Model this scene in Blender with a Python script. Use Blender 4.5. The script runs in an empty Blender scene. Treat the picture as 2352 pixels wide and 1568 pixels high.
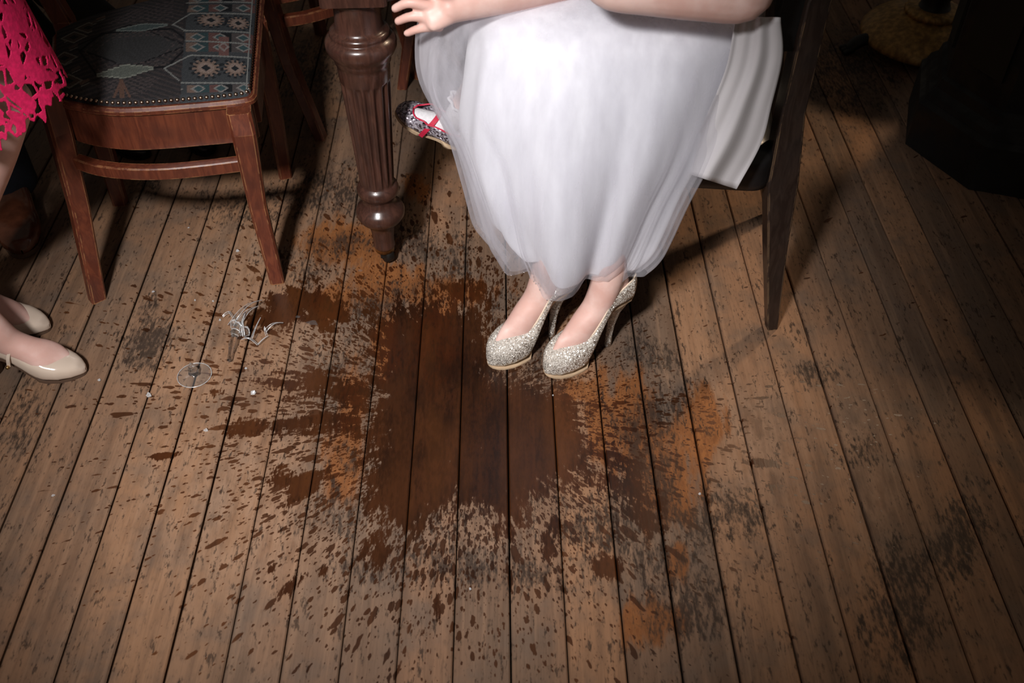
import bpy, bmesh, math, random
import numpy as np
from mathutils import Vector, Matrix

R = math.radians
rng = random.Random(7)
# ------------------------------------------------------------------ camera, light, exposure
H = 1.60; F = 2287.0; PITCH = R(44.95)
CP, SP = math.cos(PITCH), math.sin(PITCH)
scene = bpy.context.scene
col = scene.collection

cam_d = bpy.data.cameras.new('camera'); cam = bpy.data.objects.new('camera', cam_d); col.objects.link(cam)
cam.location = (0, 0, H); cam.rotation_euler = (R(90) - PITCH, 0, 0)
cam_d.sensor_width = 36.0; cam_d.lens = F / 2352 * 36.0; cam_d.clip_start = .05
cam_d.dof.use_dof = True; cam_d.dof.focus_distance = 2.2; cam_d.dof.aperture_fstop = 4.0
scene.camera = cam

world = bpy.data.worlds.new('world'); scene.world = world; world.use_nodes = True
bg = world.node_tree.nodes['Background']; bg.inputs[0].default_value = (1.0, .86, .72, 1); bg.inputs[1].default_value = .065

def area(name, loc, target, size, power, color):
    l = bpy.data.lights.new(name, 'AREA'); l.shape = 'DISK'; l.size = size; l.energy = power; l.color = color
    o = bpy.data.objects.new(name, l); col.objects.link(o); o.location = loc
    o.rotation_euler = (Vector(target) - Vector(loc)).to_track_quat('-Z', 'Y').to_euler()
    return o
def spot(name, loc, target, radius, power, color, angle, blend=1.0):
    l = bpy.data.lights.new(name, 'SPOT'); l.shadow_soft_size = radius; l.energy = power; l.color = color; l.spot_size = R(angle); l.spot_blend = blend
    o = bpy.data.objects.new(name, l); col.objects.link(o); o.location = loc
    o.rotation_euler = (Vector(target) - Vector(loc)).to_track_quat('-Z', 'Y').to_euler()
    return o
spot('key_light', (-.75, -.35, 2.45), (-.28, 1.52, .22), .15, 520, (1.0, .965, .95), 44)
spot('pub_lamp', (1.75, 3.15, 2.35), (.42, 2.0, .2), .10, 125, (1.0, .74, .50), 52)

scene.view_settings.view_transform = 'Standard'; scene.view_settings.look = 'None'
scene.view_settings.gamma = 1; scene.view_settings.use_curve_mapping = False
scene.view_settings.exposure = 0.0

# ------------------------------------------------------------------ pixel helpers
def ray(x, y):
    a, b = (x - 1176) / F, -(y - 784) / F
    return (a, CP + b * SP, -SP + b * CP)
def fl(x, y, z=0.0):
    r = ray(x, y); t = (z - H) / r[2]
    return Vector((r[0] * t, r[1] * t, z))
def aty(x, y, Y):
    r = ray(x, y); t = Y / r[1]
    return Vector((r[0] * t, Y, H + r[2] * t))
def px(X, Y, Z):
    Z = Z - H; d = Y * CP - Z * SP; u = Y * SP + Z * CP
    return 1176 + F * X / d, 784 - F * u / d

# ------------------------------------------------------------------ materials
class NT:
    def __init__(s, name):
        s.m = bpy.data.materials.new(name); s.m.use_nodes = True; s.t = s.m.node_tree; s.n = s.t.nodes; s.l = s.t.links
        s.b = s.n['Principled BSDF']; s.out = s.n['Material Output']
    def node(s, t, **k):
        n = s.n.new(t)
        for a, v in k.items(): setattr(n, a, v)
        return n
    def put(s, sock, v):
        if v is None: return
        if isinstance(v, bpy.types.NodeSocket): s.l.new(v, sock)
        else: sock.default_value = v
    def math(s, op, a, b=None, c=None, clamp=False):
        n = s.node('ShaderNodeMath', operation=op, use_clamp=clamp)
        for i, v in enumerate((a, b, c)): s.put(n.inputs[i], v)
        return n.outputs[0]
    def vmath(s, op, a, b=None):
        n = s.node('ShaderNodeVectorMath', operation=op); s.put(n.inputs[0], a); s.put(n.inputs[3 if op == 'SCALE' else 1], b)
        return n.outputs['Value'] if op in ('LENGTH', 'DOT_PRODUCT') else n.outputs[0]
    def noise(s, vec, scale, detail=3, rough=.55, dist=0):
        n = s.node('ShaderNodeTexNoise'); s.put(n.inputs['Vector'], vec); n.inputs['Scale'].default_value = scale
        n.inputs['Detail'].default_value = detail; n.inputs['Roughness'].default_value = rough; n.inputs['Distortion'].default_value = dist
        return n.outputs['Fac']
    def vor(s, vec, scale, out='Distance', feature='F1'):
        n = s.node('ShaderNodeTexVoronoi', feature=feature); s.put(n.inputs['Vector'], vec); n.inputs['Scale'].default_value = scale
        return n.outputs[out] if out != 'both' else (n.outputs['Distance'], n.outputs['Color'])
    def step(s, v, a, b, lo=0., hi=1.):
        n = s.node('ShaderNodeMapRange', interpolation_type='SMOOTHSTEP')
        s.put(n.inputs[0], v); s.put(n.inputs[1], a); s.put(n.inputs[2], b); s.put(n.inputs[3], lo); s.put(n.inputs[4], hi)
        return n.outputs[0]
    def mix(s, f, a, b, mode='MIX'):
        n = s.node('ShaderNodeMix', data_type='RGBA', blend_type=mode)
        s.put(n.inputs[0], f); s.put(n.inputs[6], a if not isinstance(a, tuple) else (*a, 1)); s.put(n.inputs[7], b if not isinstance(b, tuple) else (*b, 1))
        return n.outputs[2]
    def attr(s, name, out='Fac'):
        n = s.node('ShaderNodeAttribute'); n.attribute_name = name
        return n.outputs[out]
    def scale3(s, vec, v):
        n = s.node('ShaderNodeMapping'); s.put(n.inputs[0], vec); n.inputs['Scale'].default_value = v
        return n.outputs[0]
    def bump(s, h, strength=.3, dist=.002):
        n = s.node('ShaderNodeBump'); n.inputs['Strength'].default_value = strength; n.inputs['Distance'].default_value = dist
        s.put(n.inputs['Height'], h); s.l.new(n.outputs[0], s.b.inputs['Normal']); return n.outputs[0]
    def set(s, color=None, rough=None, metal=None, **k):
        if color is not None: s.put(s.b.inputs['Base Color'], (*color, 1) if isinstance(color, tuple) else color)
        if rough is not None: s.put(s.b.inputs['Roughness'], rough)
        if metal is not None: s.put(s.b.inputs['Metallic'], metal)
        for a, v in k.items(): s.put(s.b.inputs[a.replace('_', ' ')], v)
        return s.m
    def geo(s, out='Position'):
        return s.node('ShaderNodeNewGeometry').outputs[out]
    def obj(s):
        return s.node('ShaderNodeTexCoord').outputs['Object']

def wood(name, c1, c2, rough=.32, wear=(.42, .2, .08), wearamt=.0, grain=(9, 9, 1.2), coat=.3):
    t = NT(name); o = t.obj(); g = t.scale3(o, grain)
    n1 = t.noise(g, 9, 5, .6, 1.0); n2 = t.noise(o, 14, 3)
    c = t.mix(t.step(n1, .35, .7), c1, c2)
    c = t.mix(t.step(n2, .45, .75, 0, .55), c, tuple(v * .55 for v in c1))
    if wearamt:
        bv = t.node('ShaderNodeBevel', samples=2); bv.inputs[0].default_value = .0035
        e = t.math('SUBTRACT', 1., t.vmath('DOT_PRODUCT', bv.outputs[0], t.geo('Normal')))
        nw = t.noise(t.scale3(o, (1, 1, .35)), 55, 4, .65)
        w = t.math('MULTIPLY', t.step(e, .03, .12), t.step(nw, .43, .54))
        c = t.mix(t.math('MULTIPLY', w, wearamt), c, wear)
    t.set(c, t.step(n2, .3, .7, rough * .8, rough * 1.3), Coat_Weight=coat, Coat_Roughness=.18)
    t.bump(n1, .12, .001)
    return t.m

M = {}
M['mahogany'] = wood('mahogany', (.088, .021, .011), (.150, .039, .018), .36, (.58, .30, .12), .9)
M['table_wood'] = wood('table_wood', (.040, .017, .012), (.074, .031, .021), .30, (.3, .14, .06), .0)
M['dark_wood'] = wood('dark_wood', (.022, .013, .010), (.040, .025, .019), .42, (.40, .25, .13), .8)
M['black_wood'] = wood('black_wood', (.0035, .0035, .0035), (.006, .0055, .005), .65, coat=0)
M['worn_edge'] = NT('worn_edge').set((.42, .23, .09), .5)
M['sub'] = NT('sub').set((.012, .008, .005), .95)

def simple(name, color, rough, metal=0, nscale=0, namt=.3, bump=0, **k):
    t = NT(name)
    if nscale:
        n = t.noise(t.obj(), nscale, 4)
        c = t.mix(t.step(n, .35, .7), tuple(v * (1 - namt) for v in color), color)
        if bump: t.bump(n, bump, .002)
    else: c = color
    return t.set(c, rough, metal, **k)
def skin_mat():
    t = NT('skin'); o = t.obj(); n = t.noise(o, 18, 4); n2 = t.noise(o, 5, 2)
    c = t.mix(t.step(n, .35, .7), (.68, .42, .36), (.78, .55, .49))
    c = t.mix(t.step(n2, .5, .75, 0, .5), c, (.66, .36, .30))
    return t.set(c, .48, Subsurface_Weight=.12, Subsurface_Scale=.01, Subsurface_Radius=(1., .35, .2))
M['skin'] = skin_mat()
def satin():
    t = NT('satin'); o = t.obj(); n = t.noise(t.scale3(o, (1, 1, .4)), 7, 3)
    return t.set(t.mix(t.step(n, .3, .7), (.74, .75, .80), (.81, .82, .86)), .42, Sheen_Weight=.3, Sheen_Roughness=.4)
M['satin'] = satin()
M['underskirt'] = simple('underskirt', (.60, .58, .60), .6, nscale=6, namt=.08, Sheen_Weight=.2)
def tulle():
    t = NT('tulle'); t.n.remove(t.b)
    o = t.obj()
    d = t.node('ShaderNodeBsdfDiffuse'); d.inputs[0].default_value = (.80, .79, .85, 1)
    tl = t.node('ShaderNodeBsdfTranslucent'); tl.inputs[0].default_value = (.80, .79, .85, 1)
    m1 = t.node('ShaderNodeMixShader'); m1.inputs[0].default_value = .4; t.l.new(d.outputs[0], m1.inputs[1]); t.l.new(tl.outputs[0], m1.inputs[2])
    tr = t.node('ShaderNodeBsdfTransparent'); tr.inputs[0].default_value = (1, 1, 1, 1)
    lw = t.node('ShaderNodeLayerWeight'); lw.inputs[0].default_value = .35
    n = t.noise(t.scale3(o, (3, 3, .5)), 14, 2)
    a = t.math('ADD', t.math('MULTIPLY_ADD', lw.outputs['Facing'], .42, .13), t.math('MULTIPLY_ADD', n, .40, -.15), clamp=True)
    m2 = t.node('ShaderNodeMixShader'); t.l.new(a, m2.inputs[0]); t.l.new(tr.outputs[0], m2.inputs[1]); t.l.new(m1.outputs[0], m2.inputs[2])
    t.l.new(m2.outputs[0], t.out.inputs[0]); return t.m
M['tulle'] = tulle()
def glitter(name, ca, cb, scale, spread, rough=.22, metal=.9):
    t = NT(name); o = t.obj()
    dist, c = t.vor(o, scale, 'both')
    v = t.vmath('SUBTRACT', c, (.5, .5, .5)); v = t.vmath('SCALE', v, spread)
    nn = t.vmath('NORMALIZE', t.vmath('ADD', t.geo('Normal'), v)); t.l.new(nn, t.b.inputs['Normal'])
    sx = t.node('ShaderNodeSeparateXYZ'); t.l.new(c, sx.inputs[0])
    cc = t.mix(sx.outputs[0], ca, cb)
    return t.set(cc, rough, metal)
M['glitter'] = glitter('glitter', (.90, .86, .79), (.62, .55, .47), 600, 1.35, .22, .34)
M['sequin'] = glitter('sequin', (.85, .80, .88), (.07, .04, .07), 240, 1.4, .25, .45)
M['cream'] = simple('cream', (.78, .64, .50), .5)
M['sole_tan'] = simple('sole_tan', (.55, .40, .26), .6, nscale=40, namt=.2)
M['insole'] = simple('insole', (.035, .028, .028), .7)
M['patent'] = simple('patent', (.66, .54, .44), .16, Coat_Weight=.6, Coat_Roughness=.06)
M['patent_sole'] = simple('patent_sole', (.10, .06, .04), .5)
M['brown_leather'] = simple('brown_leather', (.13, .042, .020), .24, nscale=30, namt=.4, bump=.15, Coat_Weight=.4, Coat_Roughness=.15)
M['black_leather'] = simple('black_leather', (.012, .011, .011), .3, nscale=25, namt=.3, bump=.2)
M['seat_leather'] = simple('seat_leather', (.016, .015, .016), .34, nscale=22, namt=.4, bump=.3)
M['navy'] = simple('navy', (.010, .016, .030), .85, nscale=60, namt=.3)
M['black_cloth'] = simple('black_cloth', (.008, .008, .009), .9)
M['sock'] = simple('sock', (.80, .79, .82), .85, nscale=160, namt=.12, bump=.4)
M['red_trim'] = simple('red_trim', (.55, .02, .06), .5)
M['lace'] = simple('lace', (.78, .008, .11), .7, nscale=120, namt=.3, bump=.4)
M['lining'] = simple('lining', (.22, .006, .03), .75)
M['brass'] = simple('brass', (.55, .36, .16), .35, 1, nscale=40, namt=.5)
M['gilt'] = simple('gilt', (.50, .29, .09), .5, .35, nscale=55, namt=.55, bump=.3)
M['iron'] = simple('iron', (.015, .013, .011), .5, .3, nscale=50, namt=.4, bump=.4)
M['nail'] = simple('nail', (.42, .30, .22), .32, 1)
M['green_panel'] = simple('green_panel', (.002, .006, .0045), .6, nscale=12, namt=.3)
M['silver'] = simple('silver', (.8, .78, .74), .2, 1)
def glass():
    t = NT('glass'); t.n.remove(t.b)
    tr = t.node('ShaderNodeBsdfTransparent'); tr.inputs[0].default_value = (.97, .98, .98, 1)
    gl = t.node('ShaderNodeBsdfAnisotropic'); gl.inputs['Color'].default_value = (1, 1, 1, 1); gl.inputs['Roughness'].default_value = .09
    lw = t.node('ShaderNodeLayerWeight'); lw.inputs[0].default_value = .30; fac = t.math('MULTIPLY_ADD', t.math('POWER', lw.outputs['Facing'], 2.2), .55, .03, clamp=True)
    m0 = t.node('ShaderNodeMixShader'); m0.inputs[0].default_value = .025; t.l.new(tr.outputs[0], m0.inputs[1]); df = t.node('ShaderNodeBsdfDiffuse'); df.inputs[0].default_value = (.9, .93, .95, 1); t.l.new(df.outputs[0], m0.inputs[2])
    m1 = t.node('ShaderNodeMixShader'); t.l.new(fac, m1.inputs[0]); t.l.new(m0.outputs[0], m1.inputs[1]); t.l.new(gl.outputs[0], m1.inputs[2])
    t.l.new(m1.outputs[0], t.out.inputs[0]); return t.m
M['glass'] = glass()
def glass_thick():
    t = NT('glass_thick'); n = t.noise(t.obj(), 260, 2); t.bump(n, .6, .002)
    return t.set((1, 1, 1), .02, Transmission_Weight=1.0, IOR=1.48)
M['glass_thick'] = glass_thick()
def glass_glint():
    t = NT('glass_glint'); t.n.remove(t.b)
    tr = t.node('ShaderNodeBsdfTransparent'); gl = t.node('ShaderNodeBsdfAnisotropic'); gl.inputs['Roughness'].default_value = .28; gl.inputs['Color'].default_value = (1, 1, 1, 1)
    df = t.node('ShaderNodeBsdfDiffuse'); df.inputs[0].default_value = (.92, .95, .97, 1)  # white diffuse stands in for bright glints on the clear glass
    a = t.node('ShaderNodeMixShader'); a.inputs[0].default_value = .55; t.l.new(gl.outputs[0], a.inputs[1]); t.l.new(df.outputs[0], a.inputs[2])
    b = t.node('ShaderNodeMixShader'); b.inputs[0].default_value = .55; t.l.new(tr.outputs[0], b.inputs[1]); t.l.new(a.outputs[0], b.inputs[2]); t.l.new(b.outputs[0], t.out.inputs[0]); return t.m
M['glass_glint'] = glass_glint()

# ------------------------------------------------------------------ floor material
CW = fl(1090, 930)
def floor_mat():
    t = NT('worn_boards'); P = t.geo(); rnd = t.node('ShaderNodeObjectInfo').outputs['Random']
    off = t.node('ShaderNodeCombineXYZ'); t.l.new(t.math('MULTIPLY', rnd, 37.), off.inputs[0]); t.l.new(t.math('MULTIPLY', rnd, 91.), off.inputs[1])
    PR = t.vmath('ADD', P, off.outputs[0])
    grain = t.scale3(PR, (1, .035, 1)); g2 = t.scale3(PR, (1, .10, 1)); g3 = t.scale3(P, (1, .30, 1)); g4 = t.scale3(P, (1, .5, 1))
    ng = t.noise(grain, 260, 4, .65); ngl = t.noise(grain, 62, 3, .55); nm = t.noise(g2, 24, 5, .62); nl = t.noise(g4, 4.2, 4, .55); nf = t.noise(g3, 150, 5, .68); nmid = t.noise(g3, 38, 4, .62); nb = t.noise(P, 9., 4, .6)
    # dry wood
    base = t.mix(t.step(nl, .36, .64), (.235, .128, .074), (.180, .116, .078))
    base = t.mix(t.step(rnd, .35, 1., 0, .85), base, (.310, .165, .088))
    base = t.mix(t.step(rnd, .45, 0., 0, .60), base, (.130, .086, .060))
    base = t.mix(t.step(nm, .42, .72, 0, .70), base, (.105, .062, .040))
    base = t.mix(t.step(nb, .44, .70, 0, .62), base, (.118, .086, .066))
    base = t.mix(t.step(ng, .46, .72, 0, .32), base, (.080, .047, .030))
    base = t.mix(t.step(nf, .50, .70, 0, .50), base, (.085, .052, .034))
    base = t.mix(t.step(ngl, .52, .66, 0, .24), base, (.36, .215, .130))
    pale = t.attr('pale')
    base = t.mix(t.math('MULTIPLY', pale, t.step(nmid, .34, .64, 0, .75), clamp=True), base, (.36, .225, .145))
    # orange varnish
    og = t.attr('orange'); om = t.step(t.math('ADD', og, t.math('ADD', t.math('MULTIPLY_ADD', nmid, 1.2, -.6), t.math('MULTIPLY_ADD', nm, .9, -.45))), .36, .70)
    base = t.mix(t.math('MULTIPLY', om, .92), base, t.mix(t.step(nf, .35, .65), (.17, .060, .018), (.30, .112, .032)))
    # grime: fine dark flecks where the field is high
    dk = t.attr('dark')
    dm = t.step(t.math('ADD', dk, t.math('ADD', t.math('MULTIPLY_ADD', nf, 1.5, -.75), t.math('ADD', t.math('MULTIPLY_ADD', nmid, .8, -.4), t.math('MULTIPLY_ADD', nb, .5, -.25)))), .30, .66)
    base = t.mix(t.math('MULTIPLY', dm, .84), base, (.026, .018, .014))
    # fine speckle everywhere
    sp = t.step(t.math('ADD', t.math('MULTIPLY', nf, .7), t.math('MULTIPLY', nmid, .5)), .655, .74)
    base = t.mix(t.math('MULTIPLY', sp, .75), base, (.036, .021, .014))
    # wet
    D = t.vmath('SUBTRACT', P, tuple(CW)); r = t.vmath('LENGTH', D); dn = t.vmath('NORMALIZE', D)
    sx = t.node('ShaderNodeSeparateXYZ'); t.l.new(dn, sx.inputs[0]); lr = t.math('LOGARITHM', t.math('MAXIMUM', r, .02), 2.718)
    def polar(m, k):
        c = t.node('ShaderNodeCombineXYZ'); t.l.new(t.math('MULTIPLY', sx.outputs[0], m), c.inputs[0]); t.l.new(t.math('MULTIPLY', sx.outputs[1], m), c.inputs[1]); t.l.new(t.math('MULTIPLY', lr, k), c.inputs[2]); return c.outputs[0]
    npol = t.noise(polar(16, 4.5), 1., 4, .62)
    wet = t.attr('wet'); spl = t.attr('splat')
    wf = t.math('ADD', wet, t.math('ADD', t.math('MULTIPLY_ADD', npol, 1.15, -.575), t.math('ADD', t.math('MULTIPLY_ADD', nf, .85, -.425), t.math('MULTIPLY_ADD', nmid, .6, -.30))))
    wm = t.step(wf, .41, .52)
    def drops(m, k, lo, hi, amt):
        pv = polar(m, k)
        wob = t.node('ShaderNodeTexNoise'); wob.inputs['Scale'].default_value = 2.2; wob.inputs['Detail'].default_value = 2; t.l.new(pv, wob.inputs['Vector'])
        pv = t.vmath('ADD', pv, t.vmath('SCALE', t.vmath('SUBTRACT', wob.outputs['Color'], (.5, .5, .5)), .55))
        d, c = t.vor(pv, 1., 'both'); s = t.node('ShaderNodeSeparateXYZ'); t.l.new(c, s.inputs[0])
        size = t.math('MULTIPLY', t.math('POWER', s.outputs[0], 2.2), t.math('MULTIPLY', spl, amt))
        dd = t.math('SUBTRACT', size, d)
        return t.step(dd, 0.0, .05)
    dr = t.math('MAXIMUM', drops(44, 19, 0, 0, .80), drops(95, 48, 0, 0, .80))
    dr = t.math('MAXIMUM', dr, drops(22, 7, 0, 0, .55))
    w = t.math('MAXIMUM', wm, t.math('MULTIPLY', dr, .92))
    wcol = t.mix(1., base, (.34, .175, .095), 'MULTIPLY')
    wcol = t.mix(.66, wcol, t.mix(t.step(t.math('ADD', t.math('MULTIPLY', nl, .6), t.math('MULTIPLY', nm, .4)), .40, .60), t.mix(rnd, (.010, .0040, .0022), (.026, .0090, .0032)), t.mix(rnd, (.045, .0145, .0042), (.100, .0340, .0092))))
    c = t.mix(w, base, wcol)
    # grime in the joints
    rough = t.step(w, 0., 1., .66, .36)
    t.set(c, rough, Specular_IOR_Level=t.step(w, 0, 1, .22, .30))
    hgt = t.math('ADD', t.math('MULTIPLY', ng, .5), t.math('MULTIPLY', nf, .5))
    t.bump(hgt, .28, .0010)
    return t.m
M['boards'] = floor_mat()

# ------------------------------------------------------------------ mesh helpers
def mesh_obj(name, verts, faces, mat, root=None, smooth=True, loc=None, solid=0, subd=0, remesh=0, kind=None, merge=False):
    me = bpy.data.meshes.new(name)
    base = Vector(root['_w']) if root is not None and '_w' in root else Vector((0, 0, 0))
    o_loc = Vector(loc) if loc is not None else (Vector((0, 0, 0)))
    sub = base if root is not None else o_loc
    me.from_pydata([tuple(Vector(v) - sub) for v in verts], [], faces)
    if smooth: me.polygons.foreach_set('use_smooth', [True] * len(me.polygons))
    bm = bmesh.new(); bm.from_mesh(me)
    if merge: bmesh.ops.remove_doubles(bm, verts=bm.verts, dist=2e-5)
    bmesh.ops.recalc_face_normals(bm, faces=bm.faces); bm.to_mesh(me); bm.free()
    me.materials.append(M[mat] if isinstance(mat, str) else mat)
    o = bpy.data.objects.new(name, me); col.objects.link(o)
    if root is not None: o.parent = root; o['_w'] = base
    else: o.location = o_loc; o['_w'] = o_loc
    if remesh:
        m = o.modifiers.new('remesh', 'REMESH'); m.mode = 'VOXEL'; m.voxel_size = remesh; m.use_smooth_shade = True
        m = o.modifiers.new('smooth', 'SMOOTH'); m.factor = .5; m.iterations = 9
    if solid:
        m = o.modifiers.new('solid', 'SOLIDIFY'); m.thickness = solid; m.offset = 0
    if subd:
        m = o.modifiers.new('sub', 'SUBSURF'); m.levels = subd; m.render_levels = subd
    if kind: o['kind'] = kind
    return o
def thing(name, loc, label, cat, group=None):
    o = bpy.data.objects.new(name, None); col.objects.link(o); o.location = loc; o['_w'] = Vector(loc)
    o.empty_display_size = .05; o['label'] = label; o['category'] = cat
    if group: o['group'] = group
    return o
def tag(o, label, cat, group=None):
    o['label'] = label; o['category'] = cat
    if group: o['group'] = group
    return o
def loft(rings, closed=True, caps=True):
    n = len(rings[0]); v = [tuple(p) for r in rings for p in r]; f = []
    for i in range(len(rings) - 1):
        for j in range(n if closed else n - 1):
            k = (j + 1) % n; f.append((i * n + j, i * n + k, (i + 1) * n + k, (i + 1) * n + j))
    if caps and closed:
        f.append(tuple(range(n))[::-1]); f.append(tuple((len(rings) - 1) * n + j for j in range(n)))
    return v, f
def join(*vf):
    V, Fc = [], []
    for v, f in vf:
        k = len(V); V += list(v); Fc += [tuple(i + k for i in q) for q in f]
    return V, Fc
def catmull(pts, n):
    pts = [np.array(p, float) for p in pts]; P = [2 * pts[0] - pts[1]] + pts + [2 * pts[-1] - pts[-2]]; out = []
    for i in range(1, len(P) - 2):
        for k in range(n):
            t = k / n; a, b, c, d = P[i - 1:i + 3]
            out.append(.5 * ((2 * b) + (-a + c) * t + (2 * a - 5 * b + 4 * c - d) * t * t + (-a + 3 * b - 3 * c + d) * t ** 3))
    out.append(pts[-1]); return out
def tube(path, rad, n=14, up=(0, 0, 1), sub=4, round_ends=True):
    """rad: radius or (side, up) per path point"""
    data = [list(p) + (list(r) if isinstance(r, (tuple, list)) else [r, r]) for p, r in zip(path, rad)]
    d = catmull(data, sub) if sub else [np.array(q, float) for q in data]
    if round_ends:
        def cap(a, b):
            t = a[:3] - b[:3]; t = t / (np.linalg.norm(t) + 1e-9); o = []
            for s in (.95, .75, .4):
                q = a.copy(); q[:3] += t * s * min(a[3:]) * .8; q[3:] *= math.sqrt(1 - s * s) + .03; o.append(q)
            return o
        d = cap(d[0], d[1]) + d + cap(d[-1], d[-2])[::-1]
    rings = []; upv = Vector(up)
    for i, q in enumerate(d):
        a = Vector(d[max(i - 1, 0)][:3]); b = Vector(d[min(i + 1, len(d) - 1)][:3]); tng = (b - a)
        if tng.length < 1e-9: tng = Vector((0, 0, 1))
        tng.normalize()
        if i == 0:
            s = tng.cross(upv)
            if s.length < 1e-3: s = tng.cross(Vector((0, 1, 0)))
        else: s = prev - tng * prev.dot(tng)
        s.normalize(); prev = s.copy(); w = s.cross(tng); c = Vector(q[:3])
        rings.append([c + s * (q[3] * math.cos(2 * math.pi * j / n)) + w * (q[4] * math.sin(2 * math.pi * j / n)) for j in range(n)])
    return loft(rings)
def lathe(prof, c, n=40, flute=None):
    rings = []
    for z, r in prof:
        rr = []
        for j in range(n):
            a = 2 * math.pi * j / n; q = r
            if flute: q = r * flute(z, a)
            rr.append((c[0] + q * math.cos(a), c[1] + q * math.sin(a), c[2] + z))
        rings.append(rr)
    return loft(rings)
def rect_ring(c, w, d, ang, ch=.18):
    k = min(w, d) * ch; pts = []
    for sx, sy in ((1, 1), (-1, 1), (-1, -1), (1, -1)):
        a = (sx * w / 2, sy * (d / 2 - k)); b = (sx * (w / 2 - k), sy * d / 2)
        pts += [a, b] if sx * sy > 0 else [b, a]
    ca, sa = math.cos(ang), math.sin(ang)
    return [(c[0] + x * ca - y * sa, c[1] + x * sa + y * ca, c[2]) for x, y in pts]
def post(secs, ch=.14):
    return loft([rect_ring(c, w, d, R(a), ch) for c, w, d, a in secs])
def rail(path, w, h, ch=.15, closed=False):
    """rectangular bar along a path; w across (horizontal), h vertical"""
    rings = []; n = len(path)
    for i, p in enumerate(path):
        a = Vector(path[i - 1] if (i > 0 or closed) else path[i]); b = Vector(path[(i + 1) % n] if (i < n - 1 or closed) else path[i])
        t = b - a; t.z = 0; t.normalize(); s = Vector((t.y, -t.x, 0)); k = min(w, h) * ch; p = Vector(p); r = []
        for x, z in ((w / 2, h / 2 - k), (w / 2 - k, h / 2), (-w / 2 + k, h / 2), (-w / 2, h / 2 - k), (-w / 2, -h / 2 + k), (-w / 2 + k, -h / 2), (w / 2 - k, -h / 2), (w / 2, -h / 2 + k)):
            r.append(p + s * x + Vector((0, 0, z)))
        rings.append(r)
    if closed: rings.append(rings[0]); return loft(rings, caps=False)
    return loft(rings)
def bar(p0, p1, w, h, ch=.15):
    return rail([p0, p1], w, h, ch)

# ------------------------------------------------------------------ floor
def polyfield(X, Y, poly, soft):
    d = np.full(X.shape, 1e9); inside = np.zeros(X.shape, bool); n = len(poly)
    for i in range(n):
        (x0, y0), (x1, y1) = poly[i], poly[(i + 1) % n]
        dx, dy = x1 - x0, y1 - y0; t = np.clip(((X - x0) * dx + (Y - y0) * dy) / (dx * dx + dy * dy + 1e-9), 0, 1)
        d = np.minimum(d, np.hypot(X - x0 - t * dx, Y - y0 - t * dy))
        cond = ((y0 > Y) != (y1 > Y)); xx = x0 + (Y - y0) * dx / (dy if abs(dy) > 1e-9 else 1e-9); inside ^= cond & (X < xx)
    return np.clip(.5 + np.where(inside, d, -d) / (2 * soft), 0, 1)
def ell(X, Y, cx, cy, rx, ry, ang=0.):
    c, s = math.cos(R(ang)), math.sin(R(ang)); a = ((X - cx) * c + (Y - cy) * s) / rx; b = (-(X - cx) * s + (Y - cy) * c) / ry
    return np.exp(-(a * a + b * b) * .7)
WETP = [([(835, 735), (900, 700), (975, 690), (1060, 700), (1125, 700), (1130, 770), (1140, 840), (1235, 870), (1300, 880), (1345, 925), (1352, 1000), (1345, 1110), (1270, 1130), (1220, 1160), (1170, 1225), (1120, 1180), (1060, 1150), (1010, 1190), (960, 1230), (920, 1260), (870, 1190), (825, 1150), (835, 1050), (845, 960), (855, 870), (850, 800)], 60),
        ([(650, 655), (700, 640), (760, 660), (810, 720), (775, 790), (735, 760), (690, 745), (640, 765), (605, 720), (620, 680)], 36),
        ([(590, 880), (640, 855), (700, 850), (760, 845), (850, 880), (850, 960), (760, 920), (700, 905), (640, 915), (600, 905)], 36),
        ([(500, 960), (600, 968), (700, 945), (830, 955), (830, 1000), (700, 992), (600, 1000), (520, 992)], 26),
        ([(1000, 640), (1130, 640), (1130, 700), (1000, 700)], 60),
        ([(1380, 1020), (1470, 1060), (1520, 1160), (1500, 1230), (1420, 1180), (1390, 1100)], 70)]
WETE = [(370, 1050, 46, 12, -5), (640, 1090, 40, 30, 0), (690, 1130, 60, 26, -25), (495, 905, 26, 12, 0), (625, 1300, 16, 16, 0), (742, 1312, 26, 24, 0), (660, 1345, 16, 40, 15), (560, 968, 60, 9, 4), (420, 978, 90, 8, 0),
        (700, 1100, 60, 30, -20), (860, 1270, 40, 50, 0), (1270, 1240, 30, 60, 0), (1400, 1300, 40, 40, 0), (590, 745, 40, 30, 0), (1000, 1380, 18, 50, 0), (1740, 1060, 60, 12, 5), (1780, 1130, 26, 18, 30)]
DARKP = [([(320, 690), (370, 650), (410, 760), (390, 860), (330, 880), (280, 860), (270, 800)], 60), ([(1380, 900), (1490, 920), (1580, 1010), (1600, 1180), (1570, 1290), (1480, 1260), (1390, 1180), (1385, 1050)], 90),
         ([(720, 780), (830, 760), (830, 1180), (760, 1240), (690, 1190), (760, 1060), (740, 900)], 90)]
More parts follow.
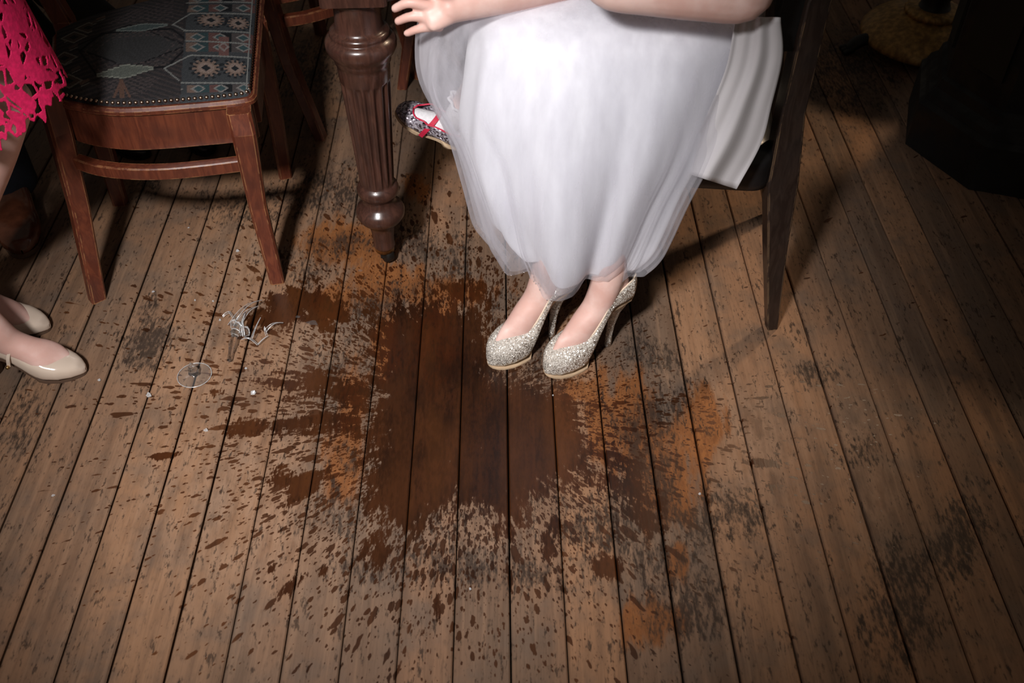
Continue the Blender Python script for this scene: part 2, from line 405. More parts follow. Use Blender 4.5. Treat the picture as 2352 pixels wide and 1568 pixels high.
DARKE = [(560, 480, 120, 50, 0), (760, 440, 170, 70, 0), (960, 560, 90, 60, 0), (1010, 650, 120, 40, 0), (770, 1180, 120, 70, 0), (960, 1290, 250, 60, 0), (1440, 1260, 200, 70, 10), (1520, 820, 120, 60, 20), (2070, 1400, 130, 200, 10), (1980, 1040, 60, 50, 0),
         (1880, 860, 80, 40, 0), (1950, 170, 120, 120, 0), (800, 560, 120, 40, 0), (1580, 1340, 140, 70, 0), (1350, 1220, 120, 60, 0), (60, 960, 60, 120, 15), (2200, 1240, 90, 160, 15), (700, 160, 110, 90, 0), (1060, 600, 60, 60, 0), (330, 420, 60, 40, 0), (880, 480, 90, 60, 0), (1560, 1420, 160, 80, 0), (1500, 950, 110, 90, 0), (1600, 1200, 110, 100, 0), (1420, 1180, 120, 90, 0), (880, 700, 200, 70, 0), (700, 620, 120, 60, 0), (1180, 1320, 260, 50, 0), (1700, 1180, 90, 60, 20)]
ORE = [(1375, 960, 34, 120, 2), (1440, 960, 60, 110, 5), (1610, 990, 60, 110, 8), (1540, 1120, 90, 110, 0), (1560, 1290, 30, 60, 0), (1480, 1040, 90, 100, 0), (800, 560, 120, 60, 0), (890, 640, 90, 50, 0), (890, 790, 36, 90, 5), (800, 930, 34, 130, 5), (790, 1060, 50, 110, 5), (955, 430, 30, 40, 0), (980, 670, 160, 40, 0),
       (1000, 800, 60, 120, 0), (1500, 1430, 80, 60, 0), (1330, 900, 60, 30, 0), (760, 690, 60, 50, 0)]
PALE = [(1640, 920, 50, 70, 8), (2010, 1190, 40, 130, 12), (1960, 1000, 30, 60, 10), (520, 640, 160, 80, 0), (600, 560, 120, 60, 0), (450, 820, 140, 120, 0), (1100, 1230, 90, 60, 0), (1730, 1000, 110, 140, 10), (560, 1150, 260, 200, 0), (700, 800, 90, 70, 0)]
def fields(X, Y):
    wet = np.zeros(X.shape); dark = np.zeros(X.shape); og = np.zeros(X.shape); pale = np.zeros(X.shape)
    for p, s in WETP: wet = np.maximum(wet, polyfield(X, Y, p, s * 1.25))
    for e in WETE: wet = np.maximum(wet, .85 * ell(X, Y, *e))
    for p, s in DARKP: dark = np.maximum(dark, .66 * polyfield(X, Y, p, s))
    for e in DARKE: dark = np.maximum(dark, .56 * ell(X, Y, *e))
    for e in ORE: og = np.maximum(og, .95 * ell(X, Y, *e))
    for e in PALE: pale = np.maximum(pale, .8 * ell(X, Y, *e))
    dx = (X - 1060) / 660; dy = (Y - 990) / 480
    sp = np.clip(1.12 * np.exp(-((dx * dx + dy * dy) ** 1.0) * .62), .20, 1)
    sp = sp * (1 - .55 * np.exp(-((X - 1620) / 260) ** 2 - ((Y - 740) / 190) ** 2)); dark = np.maximum(dark, .50 * np.exp(-(((X - 1060) / 430) ** 2 + ((Y - 960) / 400) ** 2) ** 1.5)); dark = np.maximum(dark, .06 + .10 * np.sin(X * .011 + Y * .004) * np.sin(Y * .006 - X * .003))
    return wet * .86, dark, og, pale, sp

AN = R(.74); DIRV = Vector((-math.sin(AN), math.cos(AN), 0)); NRM = Vector((math.cos(AN), math.sin(AN), 0))
def ucoord(x, y): return fl(x, y).dot(NRM)
meas = [ucoord(*p) for p in ((117, 1211), (288, 1235), (341, 1234), (458, 1234), (577, 1234), (694, 1234), (835, 1060), (950, 1000), (1056, 1010), (1167, 1030), (1276, 1010), (1382, 970), (1490, 1000))] + \
       [ucoord(*p) for p in ((1755, 1184), (1870, 1180), (1987, 1184), (2080, 1118), (2202, 1121))]
floor = mesh_obj('floor', [(-3.2, -.6, -.06), (3.2, -.6, -.06), (3.2, 5.2, -.06), (-3.2, 5.2, -.06), (-3.2, -.6, -.022), (3.2, -.6, -.022), (3.2, 5.2, -.022), (-3.2, 5.2, -.022)],
                 [(3, 2, 1, 0), (4, 5, 6, 7), (0, 1, 5, 4), (1, 2, 6, 5), (2, 3, 7, 6), (3, 0, 4, 7)], 'sub', smooth=False)
floor['kind'] = 'structure'; floor['label'] = 'old wooden boarded floor with a dark wet spill stain'
def build_planks():
    w = .0974; u0 = ucoord(1164, 845); joints = [u0 + (k - 28) * w + rng.uniform(-.004, .004) for k in range(58)]
    for m in meas:                                         # snap the regular joints to the ones read from the photo
        k = min(range(len(joints)), key=lambda i: abs(joints[i] - m))
        if abs(joints[k] - m) < .04: joints[k] = m
    joints.sort()
    for a, b in zip(joints[:-1], joints[1:]):
        if b - a < .03: continue
        gap = rng.choice((.0008, .0012, .0016, .0024)); e = .0022; a2, b2 = a + gap, b - gap; lift = rng.uniform(-.0010, .0010)
        near = .55 < 1
        us = [a2, a2, a2 + e] + [a2 + e + (b2 - a2 - 2 * e) * k / 4 for k in (1, 2, 3)] + [b2 - e, b2, b2]
        zs = [-.02, -.0022, 0] + [.0003] * 3 + [0, -.0022, -.02]
        ts = list(np.arange(.35, 3.9, .03)) + [4.6]
        vs = []; 
        for s in ts:
            for u, z in zip(us, zs):
                p = NRM * u + DIRV * s; vs.append((p.x, p.y, z + (lift if z > -.01 else 0) - .0006))
        n = len(us); fs = [(i * n + j, i * n + j + 1, (i + 1) * n + j + 1, (i + 1) * n + j) for i in range(len(ts) - 1) for j in range(n - 1)]
        fs += [tuple(range(n)), tuple(range((len(ts) - 1) * n, len(ts) * n))[::-1]]
        o = mesh_obj('plank', vs, fs, 'boards', floor, smooth=False)
        A = np.array(vs); d = A[:, 1] * CP - (-H) * SP; uu = A[:, 1] * SP + (-H) * CP; X = 1176 + F * A[:, 0] / d; Y = 784 - F * uu / d
        for nm, val in zip(('wet', 'dark', 'orange', 'pale', 'splat'), fields(X, Y)):
            at = o.data.attributes.new(nm, 'FLOAT', 'POINT'); at.data.foreach_set('value', val.astype(np.float32))
build_planks()

# ------------------------------------------------------------------ upholstered chair (faces the table, back to the left)
SZ = .465
def kilim(X, Y):
    """woven pattern colour (linear) for seat points, given in photo pixels of the seat plane"""
    n = X.shape[0]; C = np.tile(np.array([.020, .018, .020]), (n, 1))
    def setc(m, c): C[m] = c
    j = 2.2 * np.sign(np.sin(X * .9)) 
    lam = (np.abs(X - 300) / 165 + np.abs(Y - 118) / 62)
    stripes = (np.sin((X * .28 + Y * 1.05) * .62) > .25); stripes2 = (np.sin((-X * .28 + Y * 1.05) * .62) > .25)
    setc((X < 425) & np.where(X < 300, stripes, stripes2), (.034, .026, .026))
    setc((lam < .78) & (X < 425), (.026, .026, .027))
    setc((np.abs(lam - .8) < .03) & (X < 425), (.008, .008, .010))
    def stepd(cx, cy, hw, hh, slope, c, edge):
        dx = np.abs(X - cx); yy = Y - cy - slope * (X - cx)
        lim = hh * np.ceil((1 - dx / hw) * 5) / 5
        setc((dx < hw) & (np.abs(yy) < lim + 1.6), edge); setc((dx < hw - 4) & (np.abs(yy) < lim - 1.2), c)
    def line(x0, y0, x1, y1, wd, c, dash=0):
        dx, dy = x1 - x0, y1 - y0; tt = np.clip(((X - x0) * dx + (Y - y0) * dy) / (dx * dx + dy * dy), 0, 1); m = np.hypot(X - x0 - tt * dx, Y - y0 - tt * dy) < wd
        if dash: m &= np.sin(tt * np.hypot(dx, dy) / dash) > -.2
        setc(m, c)
    hexm = ((186, 128), (238, 88), (398, 80), (442, 112), (388, 163), (224, 180))
    for k in range(6):
        (xa, ya), (xb, yb) = hexm[k], hexm[(k + 1) % 6]; line(xa, ya, xb, yb, 2.2, (.006, .006, .008))
        for q, cq in ((.90, (.050, .036, .034)), (.80, (.036, .030, .030)), (.70, (.048, .036, .036)), (.60, (.030, .028, .030))):
            cx, cy = 312, 127; line(cx + (xa - cx) * q, cy + (ya - cy) * q, cx + (xb - cx) * q, cy + (yb - cy) * q, 1.6, cq, 2.5)
    for k in range(9):                                          # stripes of the half medallions on either side
        line(250 + 9 * k, 62 - 5 * k, 400, 55 - 6 * k, 1.3, (.048, .034, .036), 3); line(205 + 8 * k, 196 + 3 * k, 372 - 5 * k, 184 + 4 * k, 1.3, (.046, .034, .034), 3)
    for k, (xx, yy) in enumerate(((150, 96), (163, 118), (150, 150), (168, 168), (188, 196), (205, 60), (225, 48))):
        line(xx, yy, xx + 16, yy - 6, 3.2, ((.085, .050, .036), (.060, .042, .034))[k % 2]); line(xx, yy + 6, xx + 18, yy, 1.0, (.12, .115, .10))
    stepd(290, 174, 66, 12, -.11, (.075, .085, .070), (.14, .15, .12))
    stepd(330, 76, 60, 8, -.10, (.040, .060, .060), (.10, .12, .11))
    # little tree at the front edge
    t = (np.abs(X - 281) < 5) & (Y > 190) & (Y < 226); setc(t, (.085, .040, .024))
    t = (np.abs(np.abs(X - 281) - (Y - 192) * .55) < 3.2) & (Y > 194) & (Y < 226); setc(t, (.085, .040, .026))
    # right border: bands, serrated medallions
    B = X > 425 - (Y - 120) * .1
    rose, tan, teal, dk = (.105, .042, .036), (.135, .085, .062), (.020, .050, .056), (.010, .012, .015)
    setc(B, (.030, .034, .038))
    for k, (y0, y1) in enumerate(((-70, -44), (-40, -16), (-12, 14), (18, 36), (86, 106), (108, 128), (197, 212))):
        yy = Y + (X - 500) * .04
        m = B & (yy > y0) & (yy < y1); sec = np.floor((X - 430) / 26).astype(int)
        for s, c in enumerate((tan, teal, rose, dk, (.06, .05, .05), rose)): setc(m & (sec == s), tuple(v * .8 for v in c))
        setc(m & (np.abs(((X - 430) % 52) - 26) / 18 + np.abs(yy - (y0 + y1) / 2) / 9 < 1), (.14, .13, .12)); setc(m & (np.abs(((X - 430) % 52) - 26) / 12 + np.abs(yy - (y0 + y1) / 2) / 6 < 1), teal)
    for cx, cy, rx, ry in ((475, 163, 33, 20), (541, 161, 27, 18), (487, 57, 33, 16), (549, 61, 26, 15), (478, -95, 30, 14), (545, -90, 26, 14)):
        a = np.arctan2((Y - cy) / ry, (X - cx) / rx); q = np.hypot((X - cx) / rx, (Y - cy) / ry); ser = .86 + .14 * np.sign(np.sin(a * 13))
        setc(B & (q < 1.2 * ser), dk); setc(B & (q < .95 * ser), tan); setc(B & (q < .55), (.17, .115, .09)); setc(B & (np.abs(X - cx) / (rx * .35) + np.abs(Y - cy) / (ry * .35) < 1), dk)
    for cy in (-65, 116): 
        setc((np.abs(X - 516) < 12) & (np.abs(Y - cy) < 22), rose); setc(np.abs(X - 516) / 13 + np.abs(Y - cy) / 11 < 1, (.15, .12, .11)); setc(np.abs(X - 516) / 8 + np.abs(Y - cy) / 6 < 1, rose)
    for xs, ys in (((380, 167), (440, 138)), ((440, 138), (575, 136)), ((418, 195), (570, 192)), ((400, 70), (440, 42)), ((440, 42), (578, 38)), ((425, 84), (575, 80)), ((430, 107), (575, 106)), ((430, 14), (580, 10)), ((566, 205), (586, -80)), ((445, -5), (460, -80)), ((380, 167), (412, 190)), ((402, 70), (430, 84))):
        (x0, y0), (x1, y1) = xs, ys; dx, dy = x1 - x0, y1 - y0; tt = np.clip(((X - x0) * dx + (Y - y0) * dy) / (dx * dx + dy * dy), 0, 1)
        setc(np.hypot(X - x0 - tt * dx, Y - y0 - tt * dy) < 1.5, (.13, .135, .125))
    # left border
    for cx, cy in ((172, 92), (160, 190), (150, 140), (205, 70)):
        q = np.abs(X - cx) / 30 + np.abs(Y - cy) / 14; setc((X < 215) & (q < 1), (.050, .034, .026)); setc((X < 215) & (np.abs(q - 1) < .12), (.11, .10, .085)); setc((X < 215) & (q < .4), dk)
    C = C * (1 + .22 * np.sign(np.sin(X * 1.9)) * np.sign(np.sin(Y * 2.3)))[:, None]; g = C.mean(axis=1, keepdims=True); return (C * .72 + g * .28) * 1.25

def chair_left():
    loc = fl(430, 560); loc.z = 0
    t = thing('dining_chair', loc, 'mahogany dining chair with patterned woven seat and brass nails, beside the broken glass', 'chair', 'mahogany chairs with woven seats')
    near_px = [(122, 196), (140, 214), (190, 227), (262, 235), (340, 233), (430, 226), (510, 219), (562, 212), (574, 203)]
    far_px = [(128, 70), (150, 58), (195, 38), (255, 20), (330, 0), (430, -25), (510, -46), (575, -62), (597, -60)]
    N = catmull([tuple(fl(x, y, SZ)) for x, y in near_px], 6); FA = catmull([tuple(fl(x, y, SZ)) for x, y in far_px], 6)
    nu, nv = 260, 240
    def samp(P, u):
        f = u * (len(P) - 1); i = min(int(f), len(P) - 2); return P[i] * (1 - (f - i)) + P[i + 1] * (f - i)
    vs = []
    for i in range(nu + 1):
        u = i / nu; a, b = samp(N, u), samp(FA, u)
        for j in range(nv + 1):
            v = j / nv; p = a * (1 - v) + b * v; e = min(u, 1 - u, v, 1 - v)
            z = SZ - .012 + .012 * (1 - (1 - min(e / .03, 1)) ** 2) ** .5 + .016 * math.sin(math.pi * u) * math.sin(math.pi * v)
            vs.append((p[0], p[1], z))
    m = nv + 1; fs = [(i * m + j, (i + 1) * m + j, (i + 1) * m + j + 1, i * m + j + 1) for i in range(nu) for j in range(nv)]
    nt = NT('kilim'); cc = nt.attr('pattern', 'Color'); nz = nt.noise(nt.obj(), 420, 2)
    nt.set(nt.mix(nt.step(nz, .3, .7, 0, .45), cc, nt.mix(1., cc, (.35, .35, .38), 'MULTIPLY')),   .9, Specular_IOR_Level=.15); nt.bump(nz, .35, .001); M['kilim'] = nt.m
    pad = mesh_obj('seat_pad', vs, fs, 'kilim', t); pad['label'] = 'dark geometric woven seat cover'
    A = np.array(vs); d = A[:, 1] * CP - (SZ - H) * SP; uu = A[:, 1] * SP + (SZ - H) * CP
    C = kilim(1176 + F * A[:, 0] / d, 784 - F * uu / d)
    at = pad.data.attributes.new('pattern', 'FLOAT_COLOR', 'POINT'); at.data.foreach_set('color', np.hstack([C, np.ones((len(C), 1))]).astype(np.float32).ravel())
    # closed outline
    front = [N[-1] * (1 - k / 12) + FA[-1] * (k / 12) for k in range(1, 12)]; back = [FA[0] * (1 - k / 8) + N[0] * (k / 8) for k in range(1, 8)]
    out = [np.array(p) for p in N + front + FA[::-1] + back]; cen = sum(out) / len(out)
    def outline(off, z): return [Vector((cen[0] + (p[0] - cen[0]) * (1 + off), cen[1] + (p[1] - cen[1]) * (1 + off), z)) for p in out]
    seat = mesh_obj('seat_frame', *rail(outline(.006, SZ - .021), .022, .020, .3, True), 'mahogany', t, smooth=False)
    # aprons (near, front, far, back)
    def shift(P, z, f): return [Vector((cen[0] + (p[0] - cen[0]) * f, cen[1] + (p[1] - cen[1]) * f, z)) for p in P]
    ZA = SZ - .074
    mesh_obj('apron', *rail(shift(N[3:-3], ZA, .975), .022, .088, .08), 'mahogany', t, smooth=False)
    mesh_obj('apron', *rail(shift(front, ZA, .965), .022, .088, .08), 'mahogany', t, smooth=False)
    mesh_obj('apron', *rail(shift(FA[3:-3], ZA, .965), .022, .088, .08), 'mahogany', t, smooth=False)
    mesh_obj('apron', *rail(shift(back, ZA, .965), .022, .088, .08), 'mahogany', t, smooth=False)
    # nails along near edge and front edge
    hemi = [];  n = 8
    rings = [[(r * math.cos(2 * math.pi * k / n), r * math.sin(2 * math.pi * k / n), z) for k in range(n)] for r, z in ((.0046, -.001), (.0042, .0016), (.0026, .0031), (.0006, .0037))]
    hv, hf = loft(rings); nm = bpy.data.meshes.new('nail'); nm.from_pydata(hv, [], hf); nm.materials.append(M['nail']); nm.polygons.foreach_set('use_smooth', [True] * len(nm.polygons))
    edge = N[2:] + front; L = [0]
    for p, q in zip(edge[:-1], edge[1:]): L.append(L[-1] + float(np.linalg.norm(q - p)))
    s = .004
    while s < L[-1]:
        i = max(k for k in range(len(L)) if L[k] <= s); i = min(i, len(edge) - 2); f = (s - L[i]) / (L[i + 1] - L[i]); p = edge[i] * (1 - f) + edge[i + 1] * f
        p = cen + (p - cen) * .985
        o = bpy.data.objects.new('nail', nm); col.objects.link(o); o.parent = pad; o.location = Vector((p[0], p[1], SZ - .003)) - loc; s += .0125
        nrm = Vector((p[0] - cen[0], p[1] - cen[1], .9)); o.rotation_euler = Vector((0, 0, 1)).rotation_difference(nrm).to_euler()
    # legs
    nb, nf, ff, fb = fl(224, 686), fl(637, 644), fl(655, 404), fl(277, 466)
    def at(x, y, z): return fl(x, y, z)
    bk = Vector((-1.0, .0, 0)); 
    mesh_obj('leg', *post([((nf.x, nf.y, 0), .034, .030, 12), (tuple(at(592, 470, .20)), .040, .036, 12), (tuple(at(560, 300, .40)), .052, .044, 10), (tuple(at(548, 250, .445)), .052, .044, 10)]), 'mahogany', t, smooth=False)
    mesh_obj('leg', *post([((ff.x, ff.y, 0), .034, .032, 20), (ff.x + .0, ff.y, .22) and ((ff.x + .002, ff.y + .01, .22), .040, .038, 20), ((ff.x - .006, ff.y + .02, .445), .052, .046, 20)]), 'mahogany', t, smooth=False)
    q = at(128, 246, .44)
    mesh_obj('back_post', *post([((nb.x, nb.y, 0), .036, .030, 40), (tuple(at(180, 470, .21)), .042, .036, 40), (tuple(at(136, 300, .38)), .048, .042, 40), (tuple(at(112, 215, .47)), .048, .042, 40), (tuple(at(66, 90, .60)), .044, .038, 40), ((q.x - .14, q.y + .03, .92), .036, .030, 35)]), 'mahogany', t, smooth=False)
    f2 = at(146, 44, .44)
    mesh_obj('back_post', *post([((fb.x, fb.y, 0), .036, .032, 5), ((fb.x - .0, fb.y + .02, .22), .044, .038, 5), ((f2.x + .0, f2.y, .44), .048, .042, 5), ((f2.x - .05, f2.y + .01, .62), .044, .038, 5), ((f2.x - .14, f2.y + .02, .92), .036, .030, 0)]), 'mahogany', t, smooth=False)
    a, b = Vector((q.x - .14, q.y + .03, .88)), Vector((f2.x - .14, f2.y + .02, .88))
    mesh_obj('crest_rail', *bar(a, b, .022, .09), 'mahogany', t, smooth=False)
    # stretchers
    zz = aty(300, 393, 1.825).z
    st = [Vector(p) for p in catmull([tuple(fl(x, y, zz)) for x, y in ((180, 371), (230, 386), (300, 394), (380, 394), (470, 386), (566, 374))], 6)]
    mesh_obj('stretcher', *rail(st, .024, .030, .10), 'mahogany', t, smooth=False)
    mesh_obj('stretcher', *bar(Vector((ff.x, ff.y + .01, zz)), Vector((fb.x, fb.y + .02, zz)), .022, .030), 'mahogany', t, smooth=False)
    return t, st
CHL, STR = chair_left()

def copy_tree(o, parent=None, skip=()):
    c = o.copy(); col.objects.link(c); c.parent = parent
    for ch in list(o.children):
        if ch.name.split('.')[0] not in skip: copy_tree(ch, c, skip)
    return c
# two more of the same chairs farther back, under and behind the table
def place_copy(src_a, src_b, dst_a, dst_b, label):
    va, vb = (src_b - src_a).xy, (dst_b - dst_a).xy
    ang = math.atan2(vb.y, vb.x) - math.atan2(va.y, va.x)
    c = copy_tree(CHL, None, skip=('nail',)); rel = (src_a - CHL.location).xy; rel.rotate(Matrix.Rotation(ang, 2))
    c.rotation_euler = (0, 0, ang); c.location = (dst_a.x - rel.x, dst_a.y - rel.y, 0); c['label'] = label
    return c
zs = STR[0].z
A0, B0 = fl(606, 66, zs), fl(835, -24, zs); A0 = A0 + (B0 - A0).normalized() * .065
place_copy(STR[0], STR[-1], A0, A0 + (B0 - A0).normalized() * (STR[-1] - STR[0]).length, 'mahogany chair of which only a dark stretcher shows, behind the patterned chair and table leg')
nbp = fl(224, 686); nfp = fl(637, 644)
g0 = fl(924, 200)
place_copy(nfp, nbp, g0, g0 + Vector((.02, .42, 0)), 'mahogany chair with one straight leg showing between the fluted table leg and the white dress')

# ------------------------------------------------------------------ table with fluted leg
def table():
    c = Vector((-.3115, 1.888, 0)); t = thing('table', c, 'heavy dark wooden table on a turned and fluted leg with castor', 'table')
    prof = [(.046, .024), (.05, .026), (.056, .026), (.06, .025), (.075, .0255), (.10, .0285), (.118, .032), (.126, .040), (.133, .049), (.146, .0565), (.158, .0575), (.168, .053), (.175, .044), (.182, .039), (.192, .037), (.200, .039), (.206, .045), (.213, .0485), (.222, .0485), (.229, .046), (.234, .041)]
    fl0, fl1 = .236, .508
    prof += [(fl0 + .0002, .0385), (fl0 + .006, .0395)] + [(fl0 + .012 + (fl1 - fl0 - .024) * k / 14, .040 + .013 * k / 14) for k in range(15)] + [(fl1 - .004, .0535), (fl1, .054), (.535, .0555), (.545, .056), (.548, .059), (.556, .0605), (.562, .063), (.570, .069), (.580, .0735), (.592, .0740), (.600, .0705), (.604, .064), (.607, .0605), (.610, .0625), (.616, .0615), (.619, .056), (.622, .051), (.628, .049), (.650, .0475), (.675, .048), (.680, .051), (.686, .053), (.691, .051), (.693, .051)]
    def flute(z, a):
        if z < fl0 + .004 or z > fl1 - .002: return 1
        k = min((z - fl0) / .02, (fl1 - z) / .014, 1); x = (a * 16 / (2 * math.pi)) % 1
        s = abs(x - .5) * 2; return 1 - .115 * max(k, 0) * (max(0, 1 - (s / .74) ** 2)) ** .5
    def leg(cc, n):
        l = mesh_obj('leg', *lathe(prof, cc, n, flute), 'table_wood', t)
        mesh_obj('corner_block', *post([((cc.x, cc.y, .693), .130, .130, 3), ((cc.x, cc.y, .745), .130, .130, 3)], .04), 'table_wood', l, smooth=False)
        mesh_obj('castor_cup', *lathe([(.034, .020), (.036, .0235), (.047, .0245), (.050, .0255)], cc, 24), 'brass', l)
        wv, wf = lathe([(-.011, .014), (-.010, .0215), (-.006, .0240), (.006, .0240), (.010, .0215), (.011, .014)], (0, 0, 0), 24)
        mt = Matrix.Translation((cc.x + .003, cc.y, .0240)) @ Matrix.Rotation(R(35), 4, 'Z') @ Matrix.Rotation(R(90), 4, 'Y')
        mesh_obj('castor_wheel', [mt @ Vector(v) for v in wv], wf, 'iron', l)
        for q in (-.0135, .0135): mesh_obj('castor_fork', *bar((cc.x - .010, cc.y + q, .031), (cc.x + .014, cc.y + q, .031), .004, .026), 'iron', l, smooth=False)
    x1, y1 = .25, 2.96
    leg(c, 192); leg(Vector((-.45, y1, 0)), 96); leg(Vector((.37, y1, 0)), 96); leg(Vector((x1, 2.14, 0)), 96)
    mesh_obj('apron', *bar((c.x, c.y + .05, .705), (-.45, y1, .705), .026, .075), 'table_wood', t, smooth=False)
    mesh_obj('apron', *bar((c.x + .05, c.y + .02, .705), (x1, 2.13, .705), .026, .075), 'table_wood', t, smooth=False)
    mesh_obj('apron', *bar((x1, 2.14, .705), (.37, y1, .705), .026, .075), 'table_wood', t, smooth=False)
    mesh_obj('apron', *bar((-.45, y1, .705), (.37, y1, .705), .026, .075), 'table_wood', t, smooth=False)
    top = [(-.43, 1.79), (-.23, 1.80), (-.19, 2.00), (.34, 2.05), (.47, 3.06), (-.56, 3.06)]
    v = [(x, y, .746) for x, y in top] + [(x, y, .772) for x, y in top]; n = len(top)
    mesh_obj('table_top', v, [tuple(range(n))[::-1], tuple(range(n, 2 * n))] + [(i, (i + 1) % n, n + (i + 1) % n, n + i) for i in range(n)], 'table_wood', t, smooth=False)
table()

# ------------------------------------------------------------------ dark chair the woman sits on (faces left)
def chair_right():
    nb, fb = fl(1771, 750), Vector((.672, 2.07, 0)); nf, ff = Vector((.205, 1.735, 0)), Vector((.27, 2.12, 0))
    loc = (nb + fb + nf + ff) / 4
    t = thing('side_chair', loc, 'dark wooden chair with black leather seat under the white dress', 'chair')
    p1, p2, p3, p4 = aty(1780, 560, 1.665), aty(1792, 415, 1.685), aty(1815, 250, 1.70), aty(1873, 0, 1.71)
    mesh_obj('back_post', *post([((nb.x, nb.y, 0), .024, .022, 10), (tuple(p1), .046, .036, 10), (tuple(p2), .066, .040, 10), (tuple(p3), .050, .040, 10), (tuple(p4), .046, .040, 10), ((p4.x + .03, p4.y, .98), .036, .034, 10)], .07), 'dark_wood', t, smooth=False)
    dx = Vector((.045, .40, 0))
    mesh_obj('back_post', *post([((fb.x, fb.y, 0), .024, .022, 10), (tuple(p1 + dx), .046, .036, 10), (tuple(p2 + dx), .066, .040, 10), (tuple(p3 + dx), .050, .040, 10), (tuple(p4 + dx), .046, .040, 10), ((p4.x + .075, p4.y + .4, .98), .036, .034, 10)], .07), 'dark_wood', t, smooth=False)
    mesh_obj('leg', *post([((nf.x, nf.y, 0), .026, .026, 10), ((nf.x - .005, nf.y, .41), .042, .042, 10)], .1), 'dark_wood', t, smooth=False)
    mesh_obj('leg', *post([((ff.x, ff.y, 0), .026, .026, 10), ((ff.x - .005, ff.y, .41), .042, .042, 10)], .1), 'dark_wood', t, smooth=False)
    # seat: rounded leather pad
    c = [Vector((.185, 1.685, 0)), Vector((.525, 1.650, 0)), Vector((.585, 2.06, 0)), Vector((.25, 2.15, 0))]
    def ringat(z, inset):
        m = sum((q for q in c), Vector()) / 4; r = []
        for i in range(4):
            a, b, d = c[i], c[(i - 1) % 4], c[(i + 1) % 4]; rr = .045
            e1 = a + (b - a).normalized() * rr; e2 = a + (d - a).normalized() * rr
            for k in range(7):
                s = k / 6; q = e1 * (1 - s) ** 2 + a * 2 * s * (1 - s) + e2 * s * s; q = q + (m - q).normalized() * inset; r.append((q.x, q.y, z))
        return r
    rings = [ringat(.376, .012), ringat(.380, .003), ringat(.395, .001), ringat(.412, .001), ringat(.425, .001), ringat(.445, 0), ringat(.460, .006), ringat(.470, .02), ringat(.476, .05), ringat(.479, .11), ringat(.48, .17)]
    mesh_obj('seat', *loft(rings), 'seat_leather', t)
    mesh_obj('seat_rail', *(rail([(.57, 1.72, .372), (.215, 1.75, .372), (.28, 2.11, .372), (.61, 2.05, .372)], .022, .045)), 'dark_wood', t, smooth=False)
    # backrest panel, proud of the posts towards the sitter
    b0 = aty(1800, 118, 1.70); b1 = b0 + Vector((.045, .40, 0))
    rings = []
    for s in (0, .25, .5, .75, 1):
        q = b0 * (1 - s) + b1 * s; cx = .02 * math.sin(math.pi * s)
        r = [(-.018, 0), (.016, 0), (.024, .012), (.036, .24), (.026, .25), (.004, .25), (-.006, .24), (-.026, .012)]
        rings.append([(q.x + cx + x, q.y, q.z + z) for x, z in r])
    mesh_obj('backrest', *loft(rings), 'black_wood', t, smooth=False)
chair_right()

